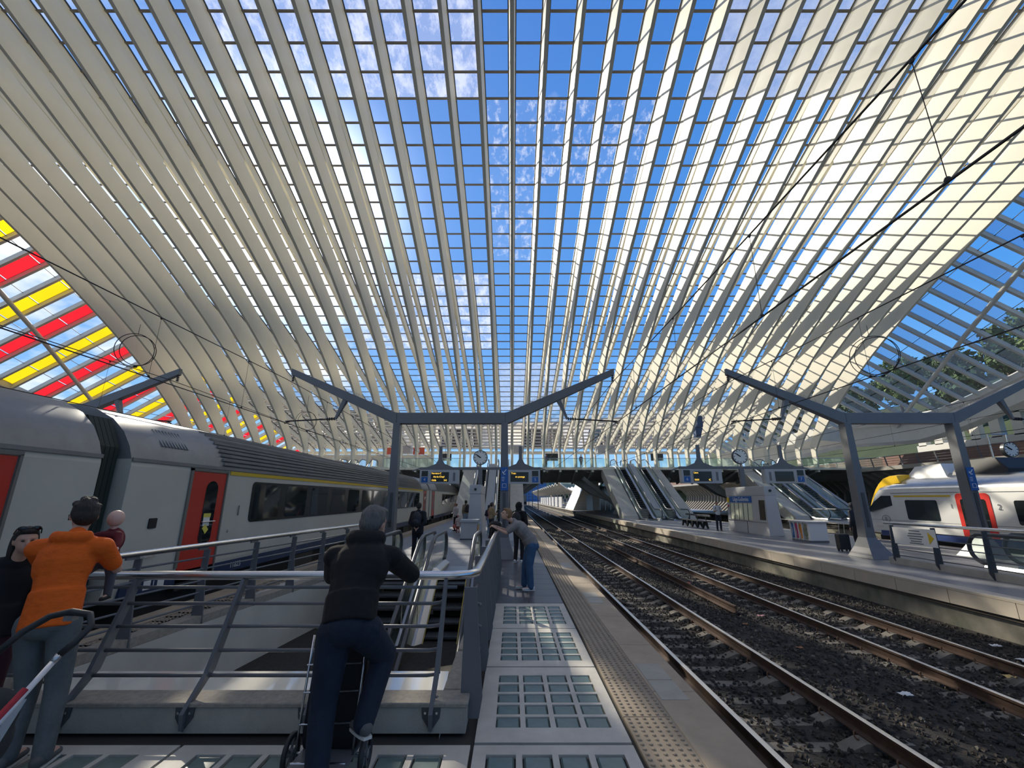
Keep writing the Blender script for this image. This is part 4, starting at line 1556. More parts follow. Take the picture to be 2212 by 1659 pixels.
# kerbs: front, right side, left side
front_y = 4.36
kb = MB().cbox(-5.62, -.40, front_y, front_y + .24, 0, .20, .01).build('kerb', kerb_m, bal)
MB().cbox(-5.66, -.385, front_y - .015, front_y + .26, .20, .232, .008).build('coping', kerbtop_m, kb)
for k in range(7):
    y0 = 4.64 + k * 1.12
    b = MB().cbox(-.62, -.42, y0, y0 + 1.04, 0, .20, .01).build('kerb', kerb_m, bal)
    MB().cbox(-.64, -.40, y0, y0 + 1.04, .20, .232, .008).build('coping', kerbtop_m, b)
b = MB()
b.loft([[(-5.62, 4.6, 0), (-5.38, 4.6, 0), (-5.38, 4.6, .12), (-5.62, 4.6, .12)], [(-4.46, 14.6, 0), (-4.22, 14.6, 0), (-4.22, 14.6, .12), (-4.46, 14.6, .12)]])
b.build('kerb', kerbtop_m, bal)
def leftx(y):
    return -5.58 + (y - 4.6) * .116
# handrail: one tube running round the corner
zr = 1.2
ry = 4.72
hr = [(leftx(15.6) + .12, 15.6, zr)] + [(leftx(y) + .12, y, zr) for y in (13, 10, 7, 5.4)] + [(leftx(4.9) + .16, 4.95, zr), (leftx(4.9) + .36, ry, zr), (-3, ry, zr), (-.62, ry, zr), (-.44, ry + .05, zr), (-.37, ry + .2, zr), (-.36, 6, zr), (-.36, 9, zr), (-.36, 12.4, zr), (-.36, 14.6, zr)]
MB().tube(hr, .042, 12).build('handrail', steel, bal, smooth=True)
MB().tube([(-5.2, ry, zr - .11), (-.55, ry, zr - .11)], .016, 6).build('underrail', slate, bal, smooth=True)
bars_z = [.98, .80, .62, .44, .26]
def fr_y(z):                    # the front panel leans: low bars sit nearer the kerb face
    return front_y + .06 + (ry - front_y - .06) * (z / zr)
for z in (.955, .765, .575, .385, .20):
    y = fr_y(z)
    b = MB().tube([(-5.25, y, z), (-.78, y, z), (-.70, y - .0, z + .01), (-.665, y - .015, z + .035)], .0165, 8)
    b.build('rail_bar', slate, bal, smooth=True)
def front_post(x, xt):
    b = MB()
    q = [(0, .30), (.03, .20), (.075, -.02)]
    b.loft([[(x - .016, front_y - .035, .03), (x + .016, front_y - .035, .03), (x + .016, front_y - .012, .03), (x - .016, front_y - .012, .03)],
            [(x - .018, front_y - .06, .16), (x + .018, front_y - .06, .16), (x + .018, front_y - .01, .16), (x - .018, front_y - .01, .16)],
            [(x + (xt - x) * .35 - .019, fr_y(.42) - .06, .42), (x + (xt - x) * .35 + .019, fr_y(.42) - .06, .42), (x + (xt - x) * .35 + .019, fr_y(.42) + .05, .42), (x + (xt - x) * .35 - .019, fr_y(.42) + .05, .42)],
            [(xt - .016, ry - .05, zr - .03), (xt + .016, ry - .05, zr - .03), (xt + .016, ry + .03, zr - .03), (xt - .016, ry + .03, zr - .03)]])
    p = b.build('post', slate, bal)
    b = MB()
    b.prism([(x - .085, .215), (x + .085, .215), (x + .075, .12), (x, -.0 + .015), (x - .075, .12)], 'y', front_y - .014, front_y - .002)
    fl = b.build('flange', slate_dark, p)
    for bx, bz in ((-.05, .16), (.05, .16), (0, .06)):
        MB().lathe([(.011, -.012), (.011, 0), (.006, .002)], (x + bx, front_y - .014, bz), 'y', 8).build('bolt', steel, fl)
for x, xt in ((-.70, -.66), (-1.77, -1.70), (-2.83, -2.68), (-3.90, -3.75), (-4.95, -4.8)):
    front_post(x, xt)
# corner and side posts: flat plates, wide at the foot
def side_post(y):
    b = MB()
    b.loft([[(-.46, y - .011, .03), (-.30, y - .011, .03), (-.30, y + .011, .03), (-.46, y + .011, .03)],
            [(-.47, y - .011, .20), (-.27, y - .011, .20), (-.27, y + .011, .20), (-.47, y + .011, .20)],
            [(-.455, y - .011, .8), (-.32, y - .011, .8), (-.32, y + .011, .8), (-.455, y + .011, .8)],
            [(-.46, y - .011, 1.12), (-.34, y - .011, 1.12), (-.34, y + .011, 1.12), (-.46, y + .011, 1.12)]])
    b.build('post', slate, bal)
for k, y in enumerate((4.56, 5.68, 6.80, 7.92, 9.04, 10.16, 11.28, 12.4)):
    side_post(y)
for z in (.955, .765, .575, .385, .20):
    for k in range(7):
        y0 = 4.62 + 1.12 * k
        b = MB().tube([(-.30 if k == 0 else -.42, y0 - (.0 if k else .02), z), (-.41, y0 + .12, z), (-.41, y0 + 1.02, z)], .0165, 8)
        b.build('rail_bar', slate, bal, smooth=True)
# left side: leaning plates and bars
for k in range(9):
    y = 5.3 + k * 1.22
    x = leftx(y)
    b = MB()
    b.loft([[(x + .02, y - .012, .0), (x + .22, y - .012, .0), (x + .22, y + .012, .0), (x + .02, y + .012, .0)],
            [(x + .04, y - .012, .7), (x + .15, y - .012, .7), (x + .15, y + .012, .7), (x + .04, y + .012, .7)],
            [(x + .06, y - .012, 1.13), (x + .16, y - .012, 1.13), (x + .16, y + .012, 1.13), (x + .06, y + .012, 1.13)]])
    b.bar((x + .11, y, 1.14), (x + .11, y - .22, 1.15), .03, .035)
    b.build('post', slate, bal)
for z in (1.0, .82, .64, .46, .28):
    b = MB().tube([(leftx(5.0) + .09, 5.0, z), (leftx(15.2) + .09, 15.2, z)], .015, 7)
    b.build('rail_bar', slate, bal, smooth=True)
# grey boxes fixed behind the side posts at the landing
for k, y in enumerate((8.3, 9.9, 11.4)):
    b = MB().cbox(-.66, -.46, y, y + .06, .55, .95, .004)
    b.build('backing_plate', slate, bal)

# railing on the second platform
rl = thing('railing', 'grey steel railing on the second platform carrying a yellow arrow notice', 'railing', (11.6, 10, 0))
def rx(y):
    return 11.95 - (14.5 - y) * .02
MB().tube([(rx(14.6), 14.6, 1.2), (rx(12), 12, 1.2), (rx(8), 8, 1.2), (rx(2), 2, 1.2)], .042, 10).build('handrail', steel, rl, smooth=True)
for z in (.98, .8, .62, .44, .26):
    MB().tube([(rx(14.4), 14.4, z), (rx(2), 2, z)], .015, 6).build('rail_bar', slate, rl, smooth=True)
for k in range(9):
    y = 14.35 - k * 1.42
    x = rx(y)
    b = MB()
    b.loft([[(x - .02, y - .012, -.02), (x + .10, y - .012, -.02), (x + .10, y + .012, -.02), (x - .02, y + .012, -.02)],
            [(x - .13, y - .012, .16), (x + .08, y - .012, .16), (x + .08, y + .012, .16), (x - .13, y + .012, .16)],
            [(x - .06, y - .012, 1.14), (x + .06, y - .012, 1.14), (x + .06, y + .012, 1.14), (x - .06, y + .012, 1.14)]])
    b.build('post', slate_dark, rl)
MB().box(rx(8) + .05, rx(8) + .3, 2, 14.6, 0, .18).build('kerb', kerb_m, rl)
nt_ = thing('arrow_notice', 'white notice with yellow arrow tied to the second platform railing', 'notice', (11.85, 13.6, .8))
MB().box(11.80, 11.806, 12.75, 14.15, .62, 1.10).build('board', mat('notice white', (.72, .71, .68), .6), nt_)
MB().prism([(12.98, .70), (12.98, 1.02), (12.82, .86)], 'x', 11.790, 11.80).build('arrow', mat('arrow yellow', (.72, .48, .02), .5), nt_)
for k, (w, z) in enumerate(((.34, 1.03), (.42, .95), (.5, .88), (.4, .81), (.34, .74), (.44, .68))):
    MB().box(11.792, 11.80, 13.4 - w / 2, 13.4 + w / 2, z - .012, z + .012).build('text_line', num_grey, nt_)
# ================================================================ departure boards, clocks, kiosks, bench, bins
board_m = mat('board casing grey', (0.40, 0.41, 0.42), 0.45, var=0.06, scale=2)
screen_m = mat('dark display', (0.012, 0.016, 0.014), 0.25)
amber = mat('amber dots', (0.5, 0.3, 0.02), 0.6, emit=(1.0, 0.62, 0.08, 1.1))
kiosk_m = mat('kiosk steel grey', (0.44, 0.44, 0.45), 0.4, var=0.08, scale=1.5)
BY = 28.5

def clock(t, cx, y, z, r):
    b = MB().lathe([(r, -.09), (r, .09)], (cx, y, z), 'y', 28)
    c = b.build('clock', mat('clock rim', (0.03, 0.032, 0.035), .4), t)
    MB().lathe([(r * .9, -.004), (r * .9, .004)], (cx, y - .093, z), 'y', 28).build('dial', mat('clock dial', (0.72, 0.72, 0.68), .5), c)
    for k in range(12):
        a = R(30 * k)
        b = MB().bar((cx + r * .70 * math.sin(a), y - .10, z + r * .70 * math.cos(a)), (cx + r * .85 * math.sin(a), y - .10, z + r * .85 * math.cos(a)), .045, .006, (0, 1, 0))
        b.build('hour_mark', black, c)
    for a, l, w in ((R(-58), r * .52, .06), (R(-53), r * .74, .045)):
        b = MB().bar((cx - .1 * l * math.sin(a), y - .11, z - .1 * l * math.cos(a)), (cx + l * math.sin(a), y - .11, z + l * math.cos(a)), w, .008, (0, 1, 0))
        b.build('hand', black, c)

def board_frame(cx, y, label, left, right, withclock=True, mast0=2.66):
    t = thing('departure_board', label, 'departure board', (cx, y, 0), 'departure board gantries')
    b = MB().box(cx - 3.9, cx + 3.9, y - .08, y + .08, 3.74, 3.9)
    b.build('crossbar', slate, t)
    for sg in (-1, 1):
        x = cx + sg * 2.6
        b = MB()
        b.loft([[(x - .9, y - .06, 3.88), (x + .9, y - .06, 3.88), (x + .9, y + .06, 3.88), (x - .9, y + .06, 3.88)],
                [(x - .28, y - .06, 4.12), (x + .28, y - .06, 4.12), (x + .28, y + .06, 4.12), (x - .28, y + .06, 4.12)],
                [(x - .11, y - .06, 4.42), (x + .11, y - .06, 4.42), (x + .11, y + .06, 4.42), (x - .11, y + .06, 4.42)],
                [(x - .10, y - .06, 5.25), (x + .10, y - .06, 5.25), (x + .10, y + .06, 5.25), (x - .10, y + .06, 5.25)]])
        b.build('finial', slate, t)
        b = MB().bar((cx + sg * 3.85, y, 3.85), (cx + sg * 4.4, y, 3.66), .05, .07)
        b.build('wing_strut', slate, t)
        x0, x1 = (cx - 3.85, cx - 1.35) if sg < 0 else (cx + 1.35, cx + 3.85)
        cs = MB().cbox(x0, x1, y - .22, y + .22, 2.86, 3.72, .02).build('casing', board_m, t)
        # display, platform number plate and loudspeaker slot
        d0, d1 = (x0 + .72, x0 + 1.86) if sg < 0 else (x1 - 1.9, x1 - .75)
        MB().box(d0, d1, y - .235, y - .22, 2.98, 3.58).build('display', screen_m, cs)
        nx = x0 + .32 if sg < 0 else x1 - .32
        MB().box(nx - .2, nx + .2, y - .235, y - .22, 3.32, 3.66).build('mini_display', screen_m, cs)
        p = MB().box(nx - .2, nx + .2, y - .235, y - .22, 2.94, 3.28).build('platform_plate', blue_sign, cs)
        sx = x1 - .3 if sg < 0 else x0 + .3
        MB().box(sx - .07, sx + .07, y - .23, y - .21, 3.02, 3.55).build('speaker_slot', slate, cs)
        lines, num = left if sg < 0 else right
        text(num, .26, num_white, cs, (nx, y - .237, 3.11), (R(90), 0, 0), 'platform_number')
        for s_, xx, zz, al in lines:
            text(s_, .155, amber, cs, (d0 + .03 + xx, y - .237, zz), (R(90), 0, 0), 'display_text', align=al, xs=.92)
    b = MB().box(cx - .13, cx + .13, y - .1, y + .1, mast0, 3.76)
    b.build('mast', slate, t)
    if withclock:
        MB().tube([(cx, y, 3.85), (cx, y, 4.1)], .04, 8).build('clock_stem', slate, t)
        clock(t, cx, y, 4.52, .47)
    return t
board_frame(-2.05, BY, 'departure boards 4 and 5 under a round clock on the near platform',
            ([('Verviers-C', 0, 3.50, 'LEFT'), ('Aix-la-Chapl', .12, 3.29, 'LEFT'), ('10:06', 0, 3.07, 'LEFT'), ('541', .80, 3.07, 'LEFT')], '4'),
            ([('Train', .02, 3.50, 'LEFT'), ('en passage', .28, 3.29, 'LEFT')], '5'))
board_frame(-2.05 + PX, BY - .8, 'departure boards 6 and 7 under a round clock above the white kiosk',
            ([('Liers', 0, 3.50, 'LEFT'), ('10:01', 0, 3.07, 'LEFT'), ('IC', .90, 3.07, 'LEFT')], '6'), ([], '7'))

def kiosk(x0, x1, y0, y1, label, panels=True, h=2.62):
    t = thing('information_kiosk', label, 'kiosk', ((x0 + x1) / 2, (y0 + y1) / 2, 0), 'platform information kiosks')
    b = MB()
    b.loft([[(x0 - .1, y0 - .12, 0), (x1 + .1, y0 - .12, 0), (x1 + .1, y1, 0), (x0 - .1, y1, 0)],
            [(x0, y0, h - .5), (x1, y0, h - .5), (x1, y1, h - .5), (x0, y1, h - .5)]])
    b.build('body', kiosk_m, t, bevel=.01)
    MB().cbox(x0 - .02, x1 + .02, y0 - .02, y1 + .02, h - .49, h, .02).build('head', kiosk_m, t)
    L = y1 - y0
    def xs(z):
        return x0 - .1 * (1 - z / (h - .5)) - .012
    if panels:
        MB().box(x0 - .05, x0 - .02, y0 + L * .32, y1 - .42, 1.72, 2.08).build('station_sign', blue_sign, t)
        text('Liège-Guillemins', .34, mat('sign lettering', (.75, .78, .8), .5), t, (x0 - .056, y0 + L * .59, 1.9), (R(90), 0, R(-90)), 'station_name', xs=.82)
        MB().box(x0 - .05, x0 - .02, y1 - .36, y1 - .08, 1.72, 2.0).build('yellow_notice', mat('notice yellow', (.75, .5, .02), .5), t)
        paper = mat('timetable paper', (.66, .68, .50), .6, var=.12, scale=14)
        for k in range(5):
            ya = y1 - .48 - k * .52
            MB().bar((xs(.72), ya - .22, .72), (xs(1.66), ya - .22, 1.66), .44, .02, (1, 0, 0)).build('timetable', paper, t)
            MB().bar((xs(.70) - .01, ya + .02, .70), (xs(1.68) - .01, ya + .02, 1.68), .05, .02, (1, 0, 0)).build('timetable_frame', slate_dark, t)
        MB().bar((xs(.78), y0 + .38, .8), (xs(1.86), y0 + .38, 1.86), .55, .02, (1, 0, 0)).build('ticket_screen', mat('bronze screen', (.05, .035, .02), .2), t)
        MB().lathe([(.07, -.02), (.07, .02)], (xs(1.5) - .01, y1 - .2, 1.5), 'x', 14).build('call_button', mat('button red', (.5, .03, .03), .4), t)
        MB().box(x0 - .11, x0 - .08, y0 + .02, y1 - .02, .66, .675).build('seam', slate_dark, t)
        MB().bar((x0 - .105, y0 + L * .47, 0), (xs(.66), y0 + L * .47, .66), .025, .02, (1, 0, 0)).build('seam', slate_dark, t)
    MB().lathe([(.07, -.03), (.07, .0), (.03, .02)], ((x0 + x1) / 2, y0 - .03, h - .25), 'y', 12).build('camera', black, t)
    return t
kiosk(13.9, 14.5, 24.6, 29.0, 'white kiosk with blue station name sign and yellow timetables')
kiosk(-2.35, -1.75, 25.0, 28.9, 'tall pale kiosk end on the near platform behind the bin', panels=False, h=2.7)

# bench
bn = thing('bench', 'long dark bench with splayed legs behind the person in white shirt', 'bench', (12.9, 31.8, 0))
MB().cbox(12.75, 13.25, 30.2, 34.4, .42, .48, .01).build('seat', black, bn)
for k in range(5):
    y = 30.5 + k * .9
    b = MB().prism([(-.22 + 12.98, 0), (-.12 + 12.98, 0), (12.95, .2), (13.01, .2), (13.1, 0), (13.2, 0), (13.12, .42), (12.84, .42)], 'y', y, y + .08)
    b.build('leg', black, bn)
MB().cbox(13.2, 13.26, 30.2, 34.4, .75, .88, .01).build('backrest', slate_dark, bn)
for y in (30.9, 32.3, 33.7):
    MB().bar((13.2, y, .45), (13.24, y, .8), .05, .04).build('back_bracket', black, bn)

# sorting bin with coloured sacks
bi = thing('sorting_bin', 'white waste sorting bin with four coloured sacks', 'bin', (13.95, 21.6, 0))
MB().box(13.55, 14.45, 20.9, 22.15, 0, .08).build('plinth', slate, bi)
b = MB(); b.box(13.62, 14.45, 20.9, 22.15, .08, .86); b.build('body', white_paint, bi, bevel=.01)
MB().cbox(13.50, 14.50, 20.85, 22.2, .86, .92, .01).build('top', kiosk_m, bi)
for k, c in enumerate(((.03, .14, .36), (.42, .02, .12), (.68, .22, .01), (.24, .24, .15))):
    y = 22.02 - k * .29
    b = MB()
    pts = []
    for q in range(7):
        z = .14 + q * .11
        pts.append([(13.60 - .03 * math.sin(q * 1.3 + k), y - .11 + .02 * math.sin(q * 2), z), (13.55, y, z), (13.60 - .03 * math.cos(q + k), y + .11, z), (13.66, y, z)])
    b.loft(pts)
    b.build('sack', mat('sack %d' % k, c, .45, var=.3, scale=12), bi)
    MB().box(13.54, 13.62, y + .125, y + .165, .08, .86).build('divider', white_paint, bi)

# bin on the near platform
bi2 = thing('litter_bin', 'pale square waste bin before the tall pale kiosk', 'bin', (-2.05, 22.7, 0))
MB().cbox(-2.52, -1.72, 22.4, 23.3, .04, .82, .01).build('body', kiosk_m, bi2)
MB().cbox(-2.58, -1.66, 22.34, 23.36, .82, .93, .015).build('lid', board_m, bi2)
MB().box(-2.55, -1.69, 22.37, 23.33, 0, .05).build('base', slate_dark, bi2)
for k, c in enumerate(((.7, .3, .12), (.6, .55, .1), (.1, .3, .5))):
    MB().bar((-1.70, 22.55 + k * .3, .12), (-1.66, 22.55 + k * .3, .7), .2, .03, (1, 0, 0)).build('sack', mat('bin sack %d' % k, c, .5), bi2)

# ================================================================ footbridge with its escalators
FY0, FY1, FZ = 52.6, 68.5, 5.55
fb = struct('floor_footbridge', 'pale footbridge deck crossing all tracks under the rib feet', 'footbridge', (0, FY0, FZ))
b = MB()
poly = [(FY0, FZ), (FY0, FZ - .28), (FY0 + 2.2, FZ - .62), (FY0 + 4.5, 4.15), (FY1 - 4.5, 4.15), (FY1 - 2.2, FZ - .62), (FY1, FZ - .28), (FY1, FZ)]
b.prism(poly, 'x', -60, 44)
b.build('deck', pale_conc, fb)
MB().box(-60, 44, FY0 - .02, FY0 + .1, FZ - .3, FZ + .02).build('edge_beam', white_rib, fb)
fin = MB().prism([(FY0 + .05, FZ - .28), (FY0 + 4.6, 4.15), (FY0 + 4.6, 3.72), (FY0 + .05, FZ - .46)], 'x', -.11, .11)
f0 = fin.build('bracket_fin', pale_conc, None)
f0.parent = fb
ks = [k for k in range(-20, 20)]
for n, k in enumerate(ks):
    l_ = (k * PITCH, -FY0, -FZ)
    if n == 0:
        f0.location = l_
    else:
        inst(f0, l_, fb)
gb = glass('green balustrade glass', (0.72, 0.88, 0.84), base=.15, dcol=(.55, .7, .66), ior=1.4)
gp = MB().add([(0, 0, 0), (1.86, 0, 0), (1.86, 0, 1.02), (0, 0, 1.02)], [(0, 1, 2, 3)])
g0 = gp.build('balustrade_pane', gb, None); g0.parent = fb
skip = [(10.9, 17.6), (-5.6, 1.2), (27.4, 34), (-22, -15.3)]
n = 0
for k in range(-30, 23):
    x = k * PITCH + .04
    if any(a < x + .9 < c for a, c in skip):
        continue
    l_ = (x, FY0 - .1 - FY0, .02)
    if n == 0:
        g0.location = l_
    else:
        inst(g0, l_, fb)
    inst(g0, (x, FY1 - .2 - FY0, .02), fb)
    n += 1
MB().tube([(-58, FY0 - .1, FZ + 1.06), (-22, FY0 - .1, FZ + 1.06)], .03, 6).build('handrail', steel, fb)
for a, c in ((-15.3, -5.6), (1.2, 10.9), (17.6, 27.4), (34, 44)):
    MB().tube([(a, FY0 - .1, FZ + 1.06), (c, FY0 - .1, FZ + 1.06)], .03, 6).build('handrail', steel, fb)

# piers: a V of two tapering arms on each platform
def pier(cx, y, label):
    t = thing('bridge_pier', label, 'pier', (cx, y, 0), 'V-shaped piers of the footbridge')
    b = MB()
    b.loft([[(cx - 1.0, y - .7, 0), (cx + 1.0, y - .7, 0), (cx + 1.0, y + .7, 0), (cx - 1.0, y + .7, 0)],
            [(cx - .55, y - .5, .9), (cx + .55, y - .5, .9), (cx + .55, y + .5, .9), (cx - .55, y + .5, .9)],
            [(cx - .8, y - .5, 1.4), (cx + .8, y - .5, 1.4), (cx + .8, y + .5, 1.4), (cx - .8, y + .5, 1.4)]])
    b.build('foot', pale_conc, t)
    for sg in (-1, 1):
        b = MB()
        b.loft([[(cx + sg * .1, y - .45, 1.0), (cx + sg * .8, y - .45, 1.3), (cx + sg * .8, y + .45, 1.3), (cx + sg * .1, y + .45, 1.0)],
                [(cx + sg * 3.0, y - .6, 3.0), (cx + sg * 3.9, y - .6, 2.5), (cx + sg * 3.9, y + .6, 2.5), (cx + sg * 3.0, y + .6, 3.0)],
                [(cx + sg * 4.6, y - 1.0, 4.3), (cx + sg * 6.6, y - 1.0, 4.3), (cx + sg * 6.6, y + 1.0, 4.3), (cx + sg * 4.6, y + 1.0, 4.3)]])
        b.build('arm', pale_conc, t)
    b = MB()
    pts = [(cx + 4.0 * math.cos(a), 4.25 - 1.0 + .95 * math.sin(a)) for a in np.linspace(0, math.pi, 13)]
    b.loft([[(p[0], y - .8, p[1]), (p[0], y + .8, p[1]), (p[0], y + .8, 4.4), (p[0], y - .8, 4.4)] for p in pts])
    b.build('arch', pale_conc, t)
    return t
for cx, nm in ((-2.24, 'near platform'), (14.2, 'second platform'), (30.65, 'third platform')):
    pier(cx, 58.5, 'concrete V-shaped bridge pier on the ' + nm)
# flying struts under the deck
for cx in (-2.24, 14.2):
    for sg in (-1, 1):
        b = MB().bar((cx + sg * .6, 57.2, .8), (cx + sg * 5.4, 55.0, 4.4), .30, .45)
        tag(b.build('raking_strut', pale_conc), 'slender pale raking strut %s the V-shaped pier of the %s platform' % ('left of' if sg < 0 else 'right of', 'near' if cx < 0 else 'second'), 'strut')

G_U = 'escalators rising to the footbridge'
def riser_block(cx, label):
    t = struct('wall_stair', label, 'wall', (cx, 48, 0))
    S = math.tan(R(30))
    for x0, x1 in ((cx - 3.45, cx - 2.05), (cx + 2.05, cx + 3.45)):
        b = MB().prism([(43.4, 0), (45.2, 0), (53.2, 4.4), (53.2, FZ + .1), (43.6, .35)], 'x', x0, x1)
        b.build('flank', pale_conc, t)
    b = MB().prism([(43.6, 0), (44.6, 0), (53.2, 5.0), (53.2, FZ - .05), (43.7, .1)], 'x', cx - 2.05, cx + 2.05)
    b.build('underside', pale_conc, t)
    b = MB().prism([(43.2, .1), (43.9, .1), (53.0, FZ + .1), (53.0, FZ + .45), (43.2, .35)], 'x', cx - .42, cx + .42)
    b.build('middle_band', board_m, t)
    return t
for cx, nm in ((-2.24, 'near platform'), (14.2, 'second platform'), (30.65, 'third platform'), (-18.7, 'platform behind the coaches')):
    riser_block(cx, 'pale concrete flanks of the escalators rising from the ' + nm)
    for sg in (-1, 1):
        xa = cx + sg * 1.23 - .63
        escalator('escalator', '%s escalator rising to the footbridge from the %s' % ('left-hand' if sg < 0 else 'right-hand', nm), xa, xa + 1.26, 53.1, FZ, FZ, -1, G_U)
# ================================================================ hillside walkway on the far right
wk = struct('floor_walkway', 'curving concrete walkway along the wooded hillside', 'walkway', (42, 35, 5))
ysw = np.linspace(-5, 150, 48)
def wx(y):
    return 40.5 + .0022 * (min(y, 66) - 38) ** 2 + max(y - 66, 0) * .02
b = MB()
b.loft([[(wx(y), y, 5.35), (wx(y) + .1, y, 4.95), (wx(y) + 2.6, y, 4.5), (wx(y) + 7, y, 4.4), (wx(y) + 7, y, 5.35)] for y in ysw])
b.build('deck', pale_conc, wk)
b = MB()
b.tube([(wx(y) + .15, y, 6.35) for y in ysw], .035, 6)
b.build('handrail', steel, wk)
for z in (5.6, 5.85, 6.1):
    MB().tube([(wx(y) + .17, y, z) for y in ysw], .018, 5).build('rail_bar', slate, wk)
for y in np.arange(8, 64, 2.0):
    MB().bar((wx(y) + .3, y, 5.3), (wx(y) + .12, y, 6.36), .06, .12).build('railing_post', slate, wk)
# curved ribs carrying the walkway
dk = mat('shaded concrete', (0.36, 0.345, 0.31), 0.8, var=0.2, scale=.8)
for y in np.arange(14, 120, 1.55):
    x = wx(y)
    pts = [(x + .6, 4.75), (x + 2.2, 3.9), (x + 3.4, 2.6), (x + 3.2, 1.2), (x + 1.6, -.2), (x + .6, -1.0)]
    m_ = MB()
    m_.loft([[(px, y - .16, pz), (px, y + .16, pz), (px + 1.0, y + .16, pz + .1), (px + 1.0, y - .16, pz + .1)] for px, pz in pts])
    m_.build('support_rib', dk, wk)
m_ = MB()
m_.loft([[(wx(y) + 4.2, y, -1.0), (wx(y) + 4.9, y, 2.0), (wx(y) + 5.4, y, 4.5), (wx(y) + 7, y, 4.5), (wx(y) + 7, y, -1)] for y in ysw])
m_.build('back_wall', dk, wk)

# brown retaining wall and a white building with square openings behind it
brown = mat('brown brick wall', (0.20, 0.115, 0.085), 0.85, var=0.25, scale=6)
rw = MB()
rw.loft([[(wx(y) + 7, y, 4.5), (wx(y) + 7.6, y, 4.5), (wx(y) + 7.6, y, 7.2), (wx(y) + 7, y, 7.2)] for y in ysw])
tag(rw.build('wall_hillside', brown), 'low brown brick wall behind the hillside walkway', 'wall', kind='structure')
wb = struct('wall_colonnade', 'pale concrete colonnade with square openings under the side canopy', 'wall', (50, 40, 7))
cx0 = XR + 13.6
MB().box(cx0, cx0 + .6, -5, 54, 7.0, 8.2).build('lower_band', beam_w, wb)
MB().box(cx0, cx0 + .6, -5, 54, 10.3, 12.2).build('upper_band', beam_w, wb)
for y in np.arange(-4, 54, 2.1):
    MB().box(cx0, cx0 + .6, y, y + 1.0, 8.1, 10.4).build('pillar', beam_w, wb)
b = MB()
b.loft([[(XR + 1.2 + (y - 46) * -.0, y, 9.0), (XR + 10 - (y - 46) * .5, y, 8.6), (XR + 10 - (y - 46) * .5, y, 10.2), (XR + 1.2, y, 10.4)] for y in (54, 62)])
b.build('end_beam', beam_w, wb)

# wooded hill
leaf_m = mat('hill foliage', (0.055, 0.115, 0.022), 0.8, var=0.65, scale=1.4, color2=(0.012, 0.032, 0.010))
leaf_m2 = mat('bright foliage', (0.11, 0.19, 0.03), 0.8, var=0.6, scale=1.4, color2=(0.02, 0.05, 0.012))
grass_m = mat('hill grass', (0.03, 0.052, 0.014), 0.9, var=0.4, scale=.4)
trunk_m = mat('bark', (0.05, 0.035, 0.025), 0.9)
b = MB()
ring = []
for y in np.linspace(-20, 160, 19):
    ring.append([(47.6, y, 3.5), (58, y, 10 + 2 * math.sin(y * .07)), (75, y, 19 + 2.5 * math.sin(y * .05 + 1)), (100, y, 28 + 3 * math.sin(y * .04)), (150, y, 33), (150, y, -2), (47.6, y, -2)])
b.loft(ring)
tag(b.build('hill', grass_m), 'grassy hillside rising beyond the walkway', 'hill', kind='structure')

def leaf_cloud(center, rad, n, size, seed):
    """a crown made of many small leaf blades on a lumpy volume"""
    r_ = np.random.default_rng(seed)
    k = 9
    lc = r_.normal(0, .42, (k, 3)); lr = r_.uniform(.38, .62, k)
    idx = r_.integers(0, k, n)
    d = r_.normal(0, 1, (n, 3)); d /= np.linalg.norm(d, axis=1)[:, None]
    p = lc[idx] + d * lr[idx, None] * r_.uniform(.75, 1.05, (n, 1))
    p = p * np.array(rad) + np.array(center)
    a = r_.normal(0, 1, (n, 3)); a /= np.linalg.norm(a, axis=1)[:, None]
    c = np.cross(a, d); c /= np.linalg.norm(c, axis=1)[:, None] + 1e-6
    s = size * r_.uniform(.6, 1.4, (n, 1))
    V = np.stack([p - a * s, p + c * s * .6, p + a * s, p - c * s * .6], 1).reshape(-1, 3)
    F = np.arange(4 * n).reshape(-1, 4)
    return V.tolist(), F.tolist()

protos = []
for q in range(3):
    V, F = leaf_cloud((0, 0, 6.2), (3.4, 3.4, 3.6), 1500, .42, 40 + q)
    me = bpy.data.meshes.new('crown'); me.from_pydata(V, [], F); me.materials.append(leaf_m if q < 2 else leaf_m2)
    tb = MB(); tb.tube([(0, 0, -1.5), (.1, 0, 2), (-.1, .1, 5), (0, 0, 7.5)], [.35, .28, .2, .08], 7)
    for j in range(4):
        a = j * 1.7 + q
        tb.tube([(0, 0, 3.2 + j * .6), (1.5 * math.cos(a), 1.5 * math.sin(a), 5.2 + j * .5)], [.13, .05], 5)
    tm = bpy.data.meshes.new('trunk'); tm.from_pydata([tuple(v) for v in tb.v], [], tb.f); tm.materials.append(trunk_m)
    protos.append((me, tm))
def tree(x, y, z, s, q, label, group):
    t = thing('tree', label, 'tree', (x, y, z), group)
    t.scale = (s, s, s * random.uniform(.9, 1.15))
    t.rotation_euler.z = random.uniform(0, 6.28)
    for nm, me in (('crown', protos[q][0]), ('trunk', protos[q][1])):
        o = bpy.data.objects.new(nm, me); col.objects.link(o); o.parent = t
def hz(x, y):
    return float(np.interp(x, [47.6, 58, 75, 100, 150], [3.5, 10 + 2 * math.sin(y * .07), 19 + 2.5 * math.sin(y * .05 + 1), 28 + 3 * math.sin(y * .04), 33]))
spots = []
while len(spots) < 30:
    x, y = random.uniform(62, 106), random.uniform(14, 130)
    if all((x - a) ** 2 + (y - c) ** 2 > 78 for a, c in spots):
        spots.append((x, y))
